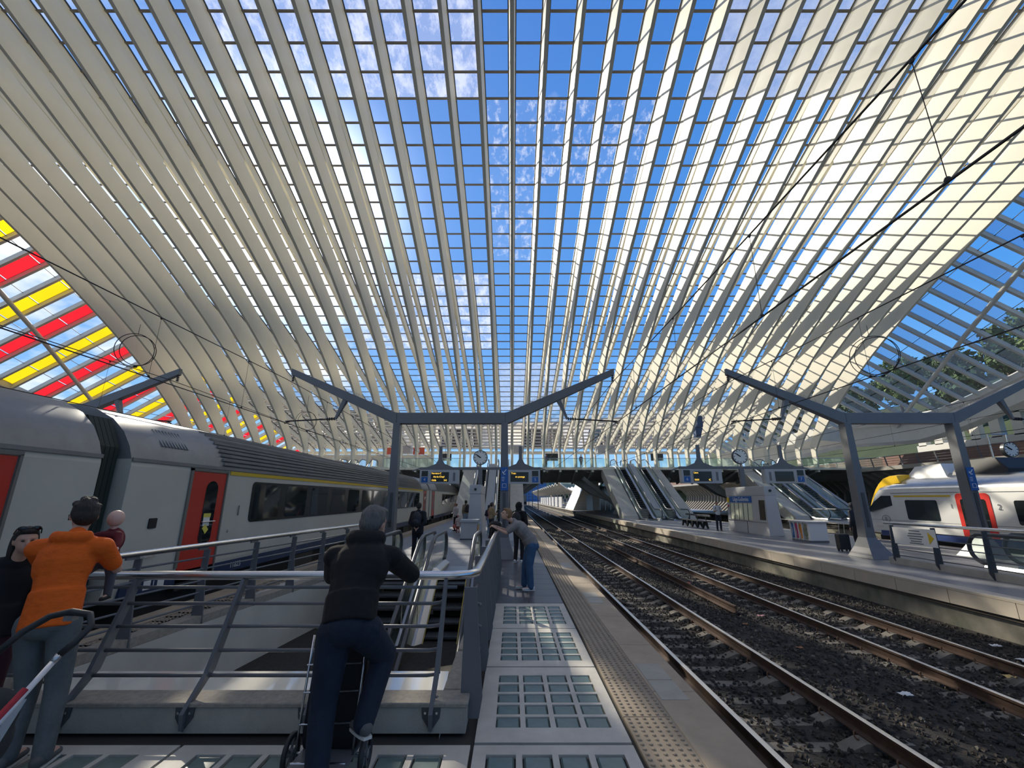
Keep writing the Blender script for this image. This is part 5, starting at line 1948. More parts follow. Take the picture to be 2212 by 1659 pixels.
for x, y in spots:
    tree(x, y, hz(x, y) - .4, random.uniform(.85, 1.15), random.choice((0, 0, 1, 2)), 'leafy green tree on the hillside seen through the clear side canopy', 'trees on the hillside beyond the clear side canopy')

# ================================================================ beyond the footbridge
shell_m = mat('cream canopy shell', (0.60, 0.56, 0.46), 0.6, var=0.1, scale=1)
def platform_canopy(cx, y0, y1, label, sgn_open=0):
    t = thing('platform_canopy', label, 'canopy', (cx, (y0 + y1) / 2, 0), 'wavy platform canopies beyond the footbridge')
    n = int((y1 - y0) / 8)
    for k in range(n):
        a = y0 + 8 * k
        b = MB()
        rings = []
        for u in np.linspace(0, 1, 7):
            y = a + 8 * u
            up = .55 * math.sin(math.pi * u)
            rings.append([(cx + d, y, 3.0 + up * (abs(d) / 4.1) + .10 * d * d) for d in np.linspace(-4.1, 4.1, 9)] + [(cx + d, y, 3.18 + up * (abs(d) / 4.1) + .10 * d * d) for d in np.linspace(4.1, -4.1, 9)])
        b.loft(rings)
        b.build('shell', shell_m, t, smooth=False)
        b = MB()
        for sg in (-1, 1):
            b.loft([[(cx + sg * .15 - .15, a - .15, 0), (cx + sg * .15 + .15, a - .15, 0), (cx + sg * .15 + .15, a + .15, 0), (cx + sg * .15 - .15, a + .15, 0)],
                    [(cx + sg * 1.9 - .1, a - .1, 3.2), (cx + sg * 1.9 + .1, a - .1, 3.2), (cx + sg * 1.9 + .1, a + .1, 3.2), (cx + sg * 1.9 - .1, a + .1, 3.2)]])
        b.build('forked_column', shell_m, t)
    return t
platform_canopy(-2.24, 72, 200, 'wavy cream canopy over the far end of the near platform')
platform_canopy(14.2, 92, 230, 'wavy cream canopy over the far end of the second platform')
platform_canopy(-18.7, 72, 170, 'wavy cream canopy beyond the standing coaches')

lb = struct('wall_lift', 'white lift building with slanting side on the second platform', 'building', (14, 82, 0))
MB().prism([(10.6, 0), (15.2, 0), (15.2, 5.1), (13.0, 5.1), (12.6, 4.2)], 'y', 78, 90).build('block', white_paint, lb)
MB().box(12.9, 14.0, 77.9, 78.05, 0, 2.6).build('door_panel', alu, lb)
MB().box(15.2, 18.0, 78, 92, 0, 4.0).build('glass_hall', mat('dark green glazing', (.03, .05, .048), .1, spec=.8), lb)
for x in (15.2, 16.1, 17.0, 17.9):
    MB().box(x, x + .1, 77.85, 78.0, 0, 4.1).build('mullion', alu, lb)
for k in range(10):
    MB().prism([(10.6 + .2 * k, .5 * k + .02), (13.0, .5 * k + .02), (13.0, .5 * k + .05), (10.6 + .21 * k, .5 * k + .05)], 'y', 77.97, 78.0).build('joint', alu, lb)
for cx in (-2.24 + 16.45,):
    for k in range(8):
        y = 96 + 9 * k
        b = MB().box(10.6, 10.8, y, y + 6, 0.1, 2.3)
        tag(b.build('windbreak', white_paint), 'white windbreak panel along the far second platform, number %s from the lift building' % ('first second third fourth fifth sixth seventh eighth'.split()[k]), 'panel')

# far hills and town
far_hill = mat('distant wooded hill', (0.07, 0.13, 0.10), 0.9, var=0.55, scale=.03, color2=(0.03, 0.07, 0.06), bump=.4, bscale=.2)
b = MB()
r_ = []
for x in np.linspace(-420, 520, 70):
    h = 34 + 10 * math.sin(x * .011 + 1.2) + 4 * math.sin(x * .05) + 1.6 * math.sin(x * .23) + random.uniform(-.8, .8)
    r_.append([(x, 640, -2), (x, 690, h * .6), (x, 760, h), (x, 900, h * .9), (x, 900, -2)])
b.loft(r_)
tag(b.build('distant_hills', far_hill), 'hazy wooded hills at the far end of the tracks', 'hills', kind='structure')
office = mat('blue glass facade', (0.06, 0.16, 0.34), 0.25)
of = thing('office_block', 'distant blue glass office block at the end of the tracks', 'building', (16, 440, 0))
MB().box(10, 34, 440, 460, -1, 16.5).build('facade', office, of)
for k in range(5):
    MB().box(10, 34, 439.8, 440, 2 + k * 2.8, 2.35 + k * 2.8).build('floor_line', mat('pale floor line', (.25, .33, .45), .5), of)
of2 = thing('brick_block', 'distant brown apartment block beside the blue office', 'building', (40, 380, 0))
MB().box(34, 62, 380, 400, -1, 10.5).build('facade', mat('distant brick', (.17, .12, .11), .8), of2)
for k in range(3):
    for q in range(6):
        MB().box(35.5 + q * 4.4, 37.5 + q * 4.4, 379.8, 380, 1.5 + k * 3, 3.2 + k * 3).build('window', mat('distant window', (.08, .1, .14), .2), of2)
for k, (x, y, s) in enumerate(((34, 210, .9), (38, 240, 1.0), (34, 300, 1.1), (50, 260, 1.2), (-40, 260, 1.2))):
    tree(x, y, -.7, s, 2 if k % 2 == 0 else 1, 'small distant tree beside the tracks beyond the footbridge', 'distant trees beside the tracks')
# masts along the far tracks
for k in range(9):
    y = 95 + 26 * k
    t = thing('catenary_mast', 'thin distant catenary mast beside the far tracks', 'mast', (5.5, y, -.7), 'distant catenary masts')
    MB().box(5.45, 5.6, y - .08, y + .08, -.9, 6.3).build('pole', slate_dark, t)
    MB().box(1.5, 9.6, y - .06, y + .06, 5.9, 6.05).build('arm', slate_dark, t)
# pale terminal masonry behind the left rib feet
lh = struct('wall_terminal', 'cream terminal structure behind the left rib feet', 'wall', (-30, 75, 0))
for k in range(9):
    x = -58 + k * 4.6
    b = MB()
    b.loft([[(x, 72, 5.5), (x + 1.4, 72, 5.5), (x + 1.4, 76, 5.5), (x, 76, 5.5)], [(x + .3, 74, 9.0), (x + 1.2, 74, 9.0), (x + 1.2, 77, 9.0), (x + .3, 77, 9.0)]])
    b.build('buttress', white_rib, lh)
MB().box(-60, -14, 77, 78, 5, 9.4).build('panel_wall', white_rib, lh)
MB().box(-60, 44, 68.5, 81.5, 5.0, 5.5).build('terrace', pale_conc, lh)
# signs on the footbridge
for x, lab in ((-16.0, 'red exit sign with arrow hung on the footbridge, left of the clock'), (-12.4, 'small red sign hung on the footbridge beside the escalator screen')):
    t = thing('hanging_sign', lab, 'sign', (x, 58, 8))
    MB().box(x - .75, x + .75, 58, 58.1, 7.6, 8.5).build('panel', mat('red sign', (.6, .1, .05), .5), t)
    MB().box(x - .1, x + .1, 57.98, 58, 7.8, 8.3).build('symbol', num_white, t)
    MB().tube([(x, 58.05, 8.5), (x, 58.05, 13)], .03, 5).build('hanger', slate, t)
for x, lab in ((-8.7, 'dark screen hung over the footbridge left of the clock'), (5.2, 'dark screen hung over the footbridge above the tracks'), (18.9, 'dark screen hung over the footbridge beside the risen escalators')):
    t = thing('hanging_screen', lab, 'screen', (x, 57, 7))
    MB().box(x - .8, x + .8, 57, 57.15, 6.7, 7.6).build('panel', screen_m, t)
    MB().tube([(x, 57.08, 7.6), (x, 57.08, 15)], .03, 5).build('hanger', slate, t)
# grey boxes of the lifts on the bridge
for x, lab in ((.4, 'grey box unit under the glass near the clock'), (13.0, 'grey box unit above the risen escalators'), (-15.2, 'grey box unit above the left-hand bridge escalators')):
    t = tag(MB().cbox(x - 1.2, x + 1.2, 60, 61.5, 8.0, 9.0, .05).build('lighting_box', board_m), lab, 'box')
# blue hoist hanging in the right ribs
ho = thing('access_cradle', 'blue maintenance cradle hanging between the white ribs', 'cradle', (26, 60, 12))
MB().cbox(25.6, 26.8, 60, 61, 10.2, 11.5, .05).build('lower_box', mat('cradle blue', (.02, .06, .16), .5), ho)
MB().cbox(25.9, 26.7, 60, 61, 11.6, 13.2, .05).build('upper_box', mat('cradle blue', (.02, .06, .16), .5), ho)
MB().tube([(26.2, 60.5, 13.2), (26.2, 60.5, 15.6)], .04, 5).build('cable', black, ho)
MB().tube([(26.75 + .35 * math.cos(a), 60.2, 13 + .35 * math.sin(a)) for a in np.linspace(0, 6.28, 17)[:-1]], .05, 5, closed=True).build('pulley', alu, ho)
# clock on the third platform
ck = thing('platform_clock', 'round white clock hanging above the train with yellow nose', 'clock', (27.4, 24, 0))
clock(ck, 27.4, 24.0, 4.55, .42)
MB().tube([(27.4, 24, 4.9), (27.4, 24, 5.4), (26.4, 24, 5.4), (26.4, 24, 0)], .05, 6).build('bracket', steel, ck)
# ================================================================ people
def fuse(mb, name, m, parent, voxel, iters=4, fac=.55):
    """one continuous surface from overlapping volumes"""
    off = WLOC.get(parent.name, (0, 0, 0))
    me = bpy.data.meshes.new(name)
    me.from_pydata([tuple(v) for v in mb.v], [], mb.f)
    o = bpy.data.objects.new(name, me)
    r = o.modifiers.new('remesh', 'REMESH'); r.mode = 'VOXEL'; r.voxel_size = voxel; r.use_smooth_shade = True
    s = o.modifiers.new('smooth', 'SMOOTH'); s.factor = fac; s.iterations = iters
    new = evaluated_mesh(o)
    new.materials.clear()
    new.materials.append(m)
    new.transform(Matrix.Translation([-a for a in off]))
    new.polygons.foreach_set('use_smooth', [True] * len(new.polygons))
    o = bpy.data.objects.new(name, new)
    col.objects.link(o)
    o.parent = parent
    WLOC[o.name] = off
    return o

def V3(*a):
    return Vector(a[0]) if len(a) == 1 else Vector(a)

def basis(fwd, up):
    up = Vector(up).normalized(); f = Vector(fwd)
    f = (f - up * f.dot(up)).normalized()
    r = f.cross(up)
    return Matrix((r, f, up)).transposed()

skin_a = mat('skin light', (0.56, 0.33, 0.24), 0.55, var=0.08, scale=8)
skin_b = mat('skin tan', (0.42, 0.24, 0.16), 0.55, var=0.08, scale=8)
hair_dark = mat('hair dark brown', (0.022, 0.016, 0.012), 0.6, bump=.8, bscale=90, stretch=(1, 1, .25))
hair_grey = mat('hair grey', (0.14, 0.135, 0.13), 0.6, var=.5, scale=40, bump=.8, bscale=90, stretch=(1, 1, .25))
hair_blond = mat('hair sandy', (0.30, 0.16, 0.07), 0.6, var=.4, scale=30, bump=.8, bscale=90, stretch=(1, 1, .25))
denim = mat('dark blue denim', (0.008, 0.017, 0.038), 0.85, var=.35, scale=7, bump=.35, bscale=25)
denim_mid = mat('blue denim', (0.045, 0.11, 0.22), 0.85, var=.35, scale=5, bump=.3, bscale=25)
denim_grey = mat('grey denim', (0.13, 0.145, 0.15), 0.85, var=.35, scale=6, bump=.3, bscale=25)
cloth_black = mat('black jersey', (0.005, 0.005, 0.006), 0.9, bump=.4, bscale=14)
cloth_orange = mat('orange jersey', (0.80, 0.125, 0.003), 0.85, var=.16, scale=7, bump=.35, bscale=16, stretch=(1, 1, 2.2))
cloth_grey = mat('taupe grey jersey', (0.24, 0.22, 0.21), 0.85, var=.12, scale=6, bump=.2, bscale=16)
shoe_white = mat('white trainer', (0.62, 0.61, 0.58), 0.6)
shoe_black = mat('black shoe', (0.015, 0.015, 0.017), 0.6)
shoe_grey = mat('grey trainer', (0.12, 0.12, 0.12), 0.7, var=.4, scale=20)

def head_mesh(mb, c, M, s, face=True):
    """skull, jaw, nose, ears; M columns: right, forward, up"""
    E = lambda p, r: mb.ell(V3(c) + M @ (Vector(p) * s), [a * s for a in r], M, 14, 10)
    E((0, -.008, .02), (.076, .095, .10))
    E((0, .018, -.035), (.062, .072, .075))
    E((0, .045, -.072), (.036, .036, .032))
    if face:
        E((0, .098, -.018), (.013, .020, .024))
        E((0, .092, .004), (.010, .012, .022))
        E((0, .078, .026), (.05, .014, .010))
        E((0, .082, -.058), (.024, .012, .010))
    for sg in (-1, 1):
        E((sg * .078, -.01, -.008), (.010, .020, .031))

def hand_mesh(mb, wr, d, side, up, curl=.5, s=1.0, fingers=True):
    """palm with four unequal bent fingers and a thumb leaving its side"""
    d = Vector(d).normalized(); up = Vector(up)
    up = (up - d * up.dot(d)).normalized()
    rt = d.cross(up) * side
    wr = V3(wr)
    M = Matrix((rt, d, up)).transposed()
    mb.ell(wr + d * .048 * s, (.040 * s, .055 * s, .018 * s), M, 10, 7)
    if not fingers:
        mb.cap(wr + d * .07 * s, wr + d * .14 * s - up * .03 * s, .032 * s, .024 * s, .5, up)
        return
    for k, (o, l) in enumerate(((-.029, .062), (-.010, .075), (.010, .070), (.028, .055))):
        p0 = wr + d * .088 * s + rt * o * s
        p1 = p0 + (d * math.cos(curl * .6) - up * math.sin(curl * .6)) * l * .5 * s
        p2 = p1 + (d * math.cos(curl * 1.7) - up * math.sin(curl * 1.7)) * l * .55 * s
        mb.cap(p0, p1, .0095 * s, .0088 * s, n=8); mb.cap(p1, p2, .0088 * s, .0075 * s, n=8)
    t0 = wr + d * .030 * s - rt * .034 * s
    t1 = t0 + (d * .65 - rt * .75 - up * .2).normalized() * .042 * s
    t2 = t1 + (d * .95 - rt * .1 - up * .4 * curl).normalized() * .034 * s
    mb.cap(t0, t1, .013 * s, .0105 * s, n=8); mb.cap(t1, t2, .0105 * s, .008 * s, n=8)

def stand(x, y, rz, h=1.75, z=0.0, arms='down', lean=0.0, step=0.0):
    """joint positions of a standing figure; rz = heading in degrees, 0 looks along +y"""
    k = h / 1.75
    a = R(rz)
    F = Vector((-math.sin(a), math.cos(a), 0)); Rt = Vector((math.cos(a), math.sin(a), 0))
    def P(r, f, u):
        return Vector((x, y, z)) + (Rt * r + F * (f + lean * max(u - .9, 0)) + Vector((0, 0, u))) * k
    J = dict(F=F, R=Rt, s=k, head=P(0, .035, 1.625), neck=P(0, 0, 1.48), chest=P(0, .0, 1.30), waist=P(0, .01, 1.08), pelvis=P(0, 0, .95),
             shR=P(.175, 0, 1.41), shL=P(-.175, 0, 1.41), hipR=P(.09, 0, .92), hipL=P(-.09, 0, .92),
             knR=P(.10, .03 + step, .50), knL=P(-.10, .03 - step * .4, .50), anR=P(.11, -.02 + step, .09), anL=P(-.11, -.02 - step, .09))
    pr = {'down': ((.235, -.03, 1.12), (.245, .06, .86)), 'fold': ((.235, .02, 1.13), (.06, .25, 1.15)), 'phone': ((.22, .04, 1.12), (.10, .28, 1.20)),
          'pocket': ((.26, -.05, 1.14), (.19, .06, .93)), 'carry': ((.23, .05, 1.13), (.08, .28, 1.10)), 'back': ((.24, -.08, 1.14), (.08, -.16, 1.0))}
    e, w = pr[arms]
    J.update(elR=P(*e), wrR=P(*w), elL=P(-e[0], e[1], e[2]), wrL=P(-w[0], w[1], w[2]))
    return J

def person(label, J, top, legs, shoes, hair, skin=skin_a, hairstyle='short', sleeves='long', voxel=.02, hood=False, headyaw=0, headpitch=0, bulk=1.0, curl=.6, headscale=1.0, skirt=False, coat=0.0, legw=1.0, group=None, name='person'):
    s = J['s']
    F, Rt = J['F'], J['R']
    base = (J['anL'] + J['anR']) / 2
    root = thing(name, label, 'person', (base.x, base.y, min(J['anL'].z, J['anR'].z) - .09 * s), group)
    spine = (J['neck'] - J['pelvis']).normalized()
    B = basis(F, spine)
    yaw = Matrix.Rotation(R(headyaw), 3, 'Z')
    HM = basis(yaw @ F, Vector((0, 0, 1)) + .0 * spine)
    HM = HM @ Matrix.Rotation(R(-headpitch), 3, 'X')
    fing = voxel < .012
    # ---- body
    mb = MB()
    hs = s * headscale
    head_mesh(mb, J['head'], HM, hs)
    mb.cap(J['neck'] - spine * .06 * s, J['head'] - Vector((0, 0, .05 * s)), .055 * s, .052 * s)
    mb.ell(J['chest'], (.155 * s, .10 * s, .19 * s), B)
    mb.cap(J['pelvis'], J['waist'], .125 * s, .115 * s, .75, F)
    mb.cap(J['waist'], J['chest'], .115 * s, .13 * s, .72, F)
    mb.cap(J['shL'], J['shR'], .055 * s)
    mb.cap(J['neck'] - spine * .03 * s, J['shL'], .05 * s, .05 * s); mb.cap(J['neck'] - spine * .03 * s, J['shR'], .05 * s, .05 * s)
    for q in 'LR':
        mb.cap(J['sh' + q], J['el' + q], .047 * s, .038 * s)
        mb.cap(J['el' + q], J['wr' + q], .038 * s, .026 * s)
        d = (J['wr' + q] - J['el' + q]).normalized()
        hand_mesh(mb, J['wr' + q], J.get('hd' + q, d), 1 if q == 'R' else -1, J.get('hu' + q, Vector((0, 0, 1)) if abs(d.z) < .8 else F), curl, s, fing)
        mb.cap(J['hip' + q], J['kn' + q], .08 * s, .052 * s)
        mb.cap(J['kn' + q], J['an' + q], .052 * s, .036 * s)
        mb.cap(J['an' + q] - Vector((0, 0, .04 * s)), J['an' + q] - Vector((0, 0, .05 * s)) + F * .14 * s, .036 * s, .03 * s)
    fuse(mb, 'body', skin, root, voxel, 3)
    # ---- eyes
    if voxel < .03:
        for sg in (-1, 1):
            p = J['head'] + HM @ (Vector((sg * .031, .085, .006)) * s)
            MB().ell(p, (.012 * s, .010 * s, .009 * s), HM, 8, 6).build('eye', mat('eye dark', (.03, .022, .018), .2), root, smooth=True)
    # ---- top garment
    g = MB()
    bk = bulk
    g.ell(J['chest'] - spine * .01 * s, (.180 * s * bk, .125 * s * bk, .215 * s), B)
    g.ecyl(J['pelvis'] - spine * (.03 + coat) * s, J['waist'], (.162 + coat * .1) * s * (bk * .5 + .5), .150 * s * bk, .84, F)
    g.cap(J['waist'], J['chest'], .142 * s * bk, .155 * s * bk, .76, F)
    g.cap(J['shL'], J['shR'], .072 * s * bk)
    g.cap(J['neck'] - spine * .05 * s, J['shL'], .07 * s, .068 * s * bk); g.cap(J['neck'] - spine * .05 * s, J['shR'], .07 * s, .068 * s * bk)
    g.cap(J['neck'] - spine * .06 * s, J['neck'] + spine * .01 * s, .078 * s, .066 * s)
    for q in 'LR':
        if sleeves == 'long':
            g.cap(J['sh' + q], J['el' + q], .068 * s * bk, .058 * s * bk)
            g.cap(J['el' + q], J['el' + q].lerp(J['wr' + q], .94), .058 * s * bk, .042 * s)
        else:
            g.cap(J['sh' + q], J['sh' + q].lerp(J['el' + q], .72), .070 * s * bk, .064 * s)
    if hood == 'bunch':
        for a in np.linspace(-1.9, 1.9, 11):
            g.ell(J['neck'] + Rt * .105 * math.sin(a) * s - F * (.005 + .085 * math.cos(a)) * s + Vector((0, 0, (.045 + .015 * math.cos(a)) * s)), (.048 * s, .045 * s, .062 * s), B, 10, 7)
        g.ell(J['neck'] - F * .10 * s - spine * .06 * s, (.13 * s, .05 * s, .085 * s), B)
    if hood == 'down':
        back = J['neck'] - F * .07 * s
        for a in np.linspace(-1.25, 1.25, 7):
            g.ell(J['neck'] + Rt * .11 * math.sin(a) * s - F * (.035 + .065 * math.cos(a)) * s + spine * .0 * s, (.045 * s, .04 * s, .05 * s), B, 10, 7)
        g.ell(back - spine * .07 * s, (.10 * s, .04 * s, .09 * s), B)
    fuse(g, 'top', top, root, voxel, 5)
    if hood == 'up':
        h_ = MB()
        h_.ell(J['head'] + HM @ (Vector((0, -.018, .012)) * s), (.098 * s, .112 * s, .128 * s), HM, 14, 10)
        h_.cap(J['neck'] - spine * .04 * s, J['head'] - HM @ (Vector((0, .03, .03)) * s), .10 * s, .085 * s)
        fuse(h_, 'hood', top, root, voxel, 4)
    # ---- trousers
    g = MB()
    g.cap(J['pelvis'], J['pelvis'] + spine * .10 * s, .150 * s, .140 * s, .80, F)
    g.ell(J['pelvis'] - F * .035 * s - spine * .04 * s, (.150 * s, .11 * s, .11 * s), B)
    for q in 'LR':
        g.cap(J['hip' + q], J['kn' + q], .100 * s * legw, .072 * s * legw)
        g.cap(J['kn' + q], J['an' + q] - Vector((0, 0, .01)), .072 * s * legw, .058 * s * legw)
    fuse(g, 'trousers', legs, root, voxel, 4)
    if skirt:
        MB().lathe([(.13 * s, .0), (.17 * s, -.12 * s), (.21 * s, -.30 * s)], tuple(J['pelvis'] + Vector((0, 0, .08 * s))), n=16).build('skirt', top, root)
    # ---- shoes
    for q in 'LR':
        a = J['an' + q]
        f = J.get('ft' + q, F)
        tilt = J.get('tilt' + q, 0.0)
        fd = (f + Vector((0, 0, -tilt))).normalized()
        g = MB()
        M2 = basis(fd, Vector((0, 0, 1)))
        up2 = M2.col[2]
        c = a - up2 * .035 * s
        g.cap(c - fd * .045 * s, c + fd * .02 * s, .043 * s, .045 * s)
        g.cap(c + fd * .0 * s - up2 * .012 * s, c + fd * .155 * s - up2 * .022 * s, .043 * s, .036 * s, .8, up2)
        g.cap(a - up2 * .01, a + (J['kn' + q] - a).normalized() * .03 * s, .045 * s, .045 * s)
        so = fuse(g, 'shoe', shoes, root, min(voxel, .014), 2)
        sl_ = MB()
        pts = [(-.085, -.026), (-.085, .026), (-.03, .036), (.08, .038), (.15, .034), (.185, .0), (.15, -.034), (.08, -.038), (-.03, -.036)]
        sl_.loft([[c - up2 * (.052 * s) + fd * px * s + (fd.cross(up2)) * py * s + up2 * (dz * s) for px, py in pts] for dz in (.0, .016)])
        sl_.build('sole', shoe_white if shoes != shoe_black else shoe_black, so)
    # ---- hair
    if hairstyle in ('short', 'long', 'bun', 'curly'):
        g = MB()
        E = lambda p, r: g.ell(J['head'] + HM @ (Vector(p) * hs), [a * hs for a in r], HM, 12, 9)
        E((0, -.022, .045), (.084, .094, .086))
        E((0, -.052, .0), (.080, .064, .082))
        E((0, .040, .088), (.066, .052, .034))
        for sg in (-1, 1):
            E((sg * .068, -.022, .02), (.018, .045, .045))
        if hairstyle == 'curly':
            for k in range(26):
                a, e = random.uniform(0, 6.28), random.uniform(.2, 1.4)
                E((.075 * math.cos(a) * math.cos(e), -.01 + .08 * math.sin(a) * math.cos(e), .05 + .085 * math.sin(e)), (.022, .022, .02))
        if hairstyle == 'long':
            E((0, -.072, -.09), (.085, .045, .14))
            E((.074, -.052, -.06), (.024, .036, .13)); E((-.074, -.052, -.06), (.024, .036, .13))
            E((0, -.085, -.20), (.10, .04, .14))
        if hairstyle == 'bun':
            E((0, -.10, .05), (.045, .045, .045))
        fuse(g, 'hair', hair, root, max(voxel * .8, .008), 2)
    return root

def backpack(label, J, m, s=1.0):
    t = thing('backpack', label, 'backpack', tuple(J['chest']))
    B = basis(J['F'], J['neck'] - J['pelvis'])
    k = J['s'] * s
    c = J['chest'] - J['F'] * .20 * k - Vector((0, 0, .06 * k))
    g = MB()
    g.ell(c, (.165 * k, .10 * k, .24 * k), B); g.ell(c - Vector((0, 0, .1 * k)), (.16 * k, .11 * k, .14 * k), B)
    fuse(g, 'pack', m, t, .02, 3)
    g = MB(); g.ell(c - J['F'] * .09 * k - Vector((0, 0, .09 * k)), (.12 * k, .05 * k, .11 * k), B)
    fuse(g, 'pocket', m, t, .02, 3)
    for sg in (-1, 1):
        pts = [c + J['R'] * sg * .09 * k + Vector((0, 0, .22 * k)), J['chest'] + J['R'] * sg * .11 * k + Vector((0, 0, .19 * k)), J['chest'] + J['R'] * sg * .12 * k + J['F'] * .13 * k + Vector((0, 0, .06 * k)), J['chest'] + J['R'] * sg * .16 * k + J['F'] * .02 * k - Vector((0, 0, .16 * k)), c + J['R'] * sg * .13 * k - Vector((0, 0, .18 * k))]
        MB().tube(pts, .018 * k, 6).build('strap', m, t, smooth=True)
    MB().tube([c + Vector((-.04, 0, .23 * k)), c + Vector((0, 0, .28 * k)), c + Vector((.04, 0, .23 * k))], .01 * k, 6).build('loop', m, t)
    return t

# ---- the one in the black hoodie leaning on the handrail, seen from behind
F0 = Vector((.10, 1, 0)).normalized()
J = dict(F=F0, R=Vector((1, -.10, 0)).normalized(), s=1.10, head=V3(-1.20, 3.97, 1.735), neck=V3(-1.225, 3.86, 1.575), chest=V3(-1.225, 3.76, 1.42), waist=V3(-1.225, 3.64, 1.23), pelvis=V3(-1.205, 3.56, 1.075),
         shL=V3(-1.455, 3.83, 1.48), shR=V3(-1.00, 3.84, 1.475), elL=V3(-1.60, 4.18, 1.285), wrL=V3(-1.38, 4.52, 1.295), elR=V3(-.885, 4.10, 1.31), wrR=V3(-1.08, 4.52, 1.295),
         hipL=V3(-1.30, 3.55, 1.0), hipR=V3(-1.09, 3.57, 1.0), knL=V3(-1.335, 3.54, .54), anL=V3(-1.30, 3.44, .11), knR=V3(-.995, 3.80, .78), anR=V3(-1.05, 3.58, .43),
         ftL=Vector((-.12, 1, 0)).normalized(), ftR=Vector((-.6, .75, 0)).normalized(), tiltR=.1)
blackman = person('person in black hoodie and dark jeans leaning on the handrail', J, cloth_black, denim, shoe_grey, hair_grey, voxel=.011, hood='bunch', bulk=1.24, headyaw=-14, headpitch=6, legw=1.2, headscale=1.13)
b = MB()
hc = J['head']
b.tube([hc + Vector((.085, -.02, .01)), hc + Vector((.088, .04, .012)), hc + Vector((.075, .10, .008))], .004, 5)
b.build('glasses', black, blackman)

# ---- two-wheeled shopping trolley by the front kerb
tr = thing('shopping_trolley', 'dark two-wheeled shopping trolley beside the black hoodie wearer', 'trolley', (-1.28, 3.78, 0))
navy = mat('navy canvas', (0.008, 0.009, 0.014), 0.8, var=.4, scale=30, bump=.3, bscale=60)
TX, TY = -1.355, 3.80
b = MB()
rg = []
for u, ww, dd in ((.16, .20, .09), (.25, .21, .12), (.60, .21, .12), (.80, .20, .11), (.88, .17, .08)):
    y = TY + .05 + .10 * u
    rg.append([(TX - ww + .03 * u, y - dd, u), (TX + ww + .03 * u, y - dd, u), (TX + ww + .03 * u, y + dd, u), (TX - ww + .03 * u, y + dd, u)])
b.loft(rg); b.build('bag', navy, tr, bevel=.02)
for sx in (-.215, .20):
    MB().tube([(TX + sx, TY - .09, .12), (TX + sx + .01, TY - .06, .5), (TX + sx + .03, TY - .03, .92)], .009, 8).build('frame_tube', steel, tr, smooth=True)
for z in (.34, .54, .72):
    MB().tube([(TX - .21, TY - .10 + .07 * z, z), (TX + .20, TY - .10 + .07 * z, z + .015)], .006, 6).build('crossbar', steel, tr)
MB().tube([(TX - .27, TY - .02, .135), (TX + .27, TY - .02, .135)], .010, 8).build('axle', steel, tr)
for x in (TX - .275, TX + .275):
    w = MB().tube([(x, TY - .02 + .115 * math.cos(a), .135 + .115 * math.sin(a)) for a in np.linspace(0, 2 * math.pi, 21)[:-1]], .02, 8, closed=True).build('wheel', rubber, tr, smooth=True)
    b = MB()
    for k in range(5):
        a = 2 * math.pi * k / 5
        b.bar((x, TY - .02, .135), (x, TY - .02 + .105 * math.cos(a), .135 + .105 * math.sin(a)), .016, .014)
    b.lathe([(.03, -.02), (.03, .02)], (x, TY - .02, .135), 'x', 10)
    b.build('spokes', slate, w)
MB().tube([(TX - .19, TY - .12, .02), (TX - .19, TY - .2, .16), (TX + .19, TY - .2, .16), (TX + .19, TY - .12, .02)], .008, 6).build('stand', steel, tr)
MB().box(TX - .19, TX + .21, TY - .26, TY + .12, .145, .16).build('foot_plate', slate, tr)

# ---- orange hoodie, seen from behind, with an infant on the chest
F1 = Vector((-.25, 1, 0)).normalized()
J = dict(F=F1, R=Vector((1, .25, 0)).normalized(), s=1.06, head=V3(-3.875, 4.10, 1.80), neck=V3(-3.825, 4.02, 1.63), chest=V3(-3.815, 3.97, 1.43), waist=V3(-3.77, 3.92, 1.21), pelvis=V3(-3.735, 3.88, 1.02),
         shL=V3(-4.07, 3.96, 1.53), shR=V3(-3.61, 4.06, 1.535), elL=V3(-4.12, 4.14, 1.33), wrL=V3(-3.98, 4.32, 1.42), elR=V3(-3.60, 4.25, 1.33), wrR=V3(-3.76, 4.36, 1.38),
         hipL=V3(-3.87, 3.87, .97), hipR=V3(-3.64, 3.91, .97), knL=V3(-3.82, 3.92, .52), anL=V3(-3.77, 3.84, .10), knR=V3(-3.60, 3.93, .52), anR=V3(-3.53, 3.86, .10))
orange = person('person in orange hoodie and grey jeans carrying an infant', J, cloth_orange, denim_grey, shoe_grey, hair_dark, voxel=.011, hood='down', hairstyle='curly', bulk=1.14, coat=.05, headscale=1.08, headyaw=38, headpitch=4, legw=1.05, sleeves='short')
hc = J['head']; fw = Matrix.Rotation(R(38), 3, 'Z') @ F1
b = MB()
side = Vector((0, 0, 1)).cross(fw)
b.bar(hc + side * .085 + fw * .0, hc + side * .085 + fw * .11, .008, .014)
b.bar(hc + side * .085 + fw * .115 + Vector((0, 0, -.015)), hc + side * .01 + fw * .125 + Vector((0, 0, -.015)), .008, .05)
b.build('glasses', black, orange)
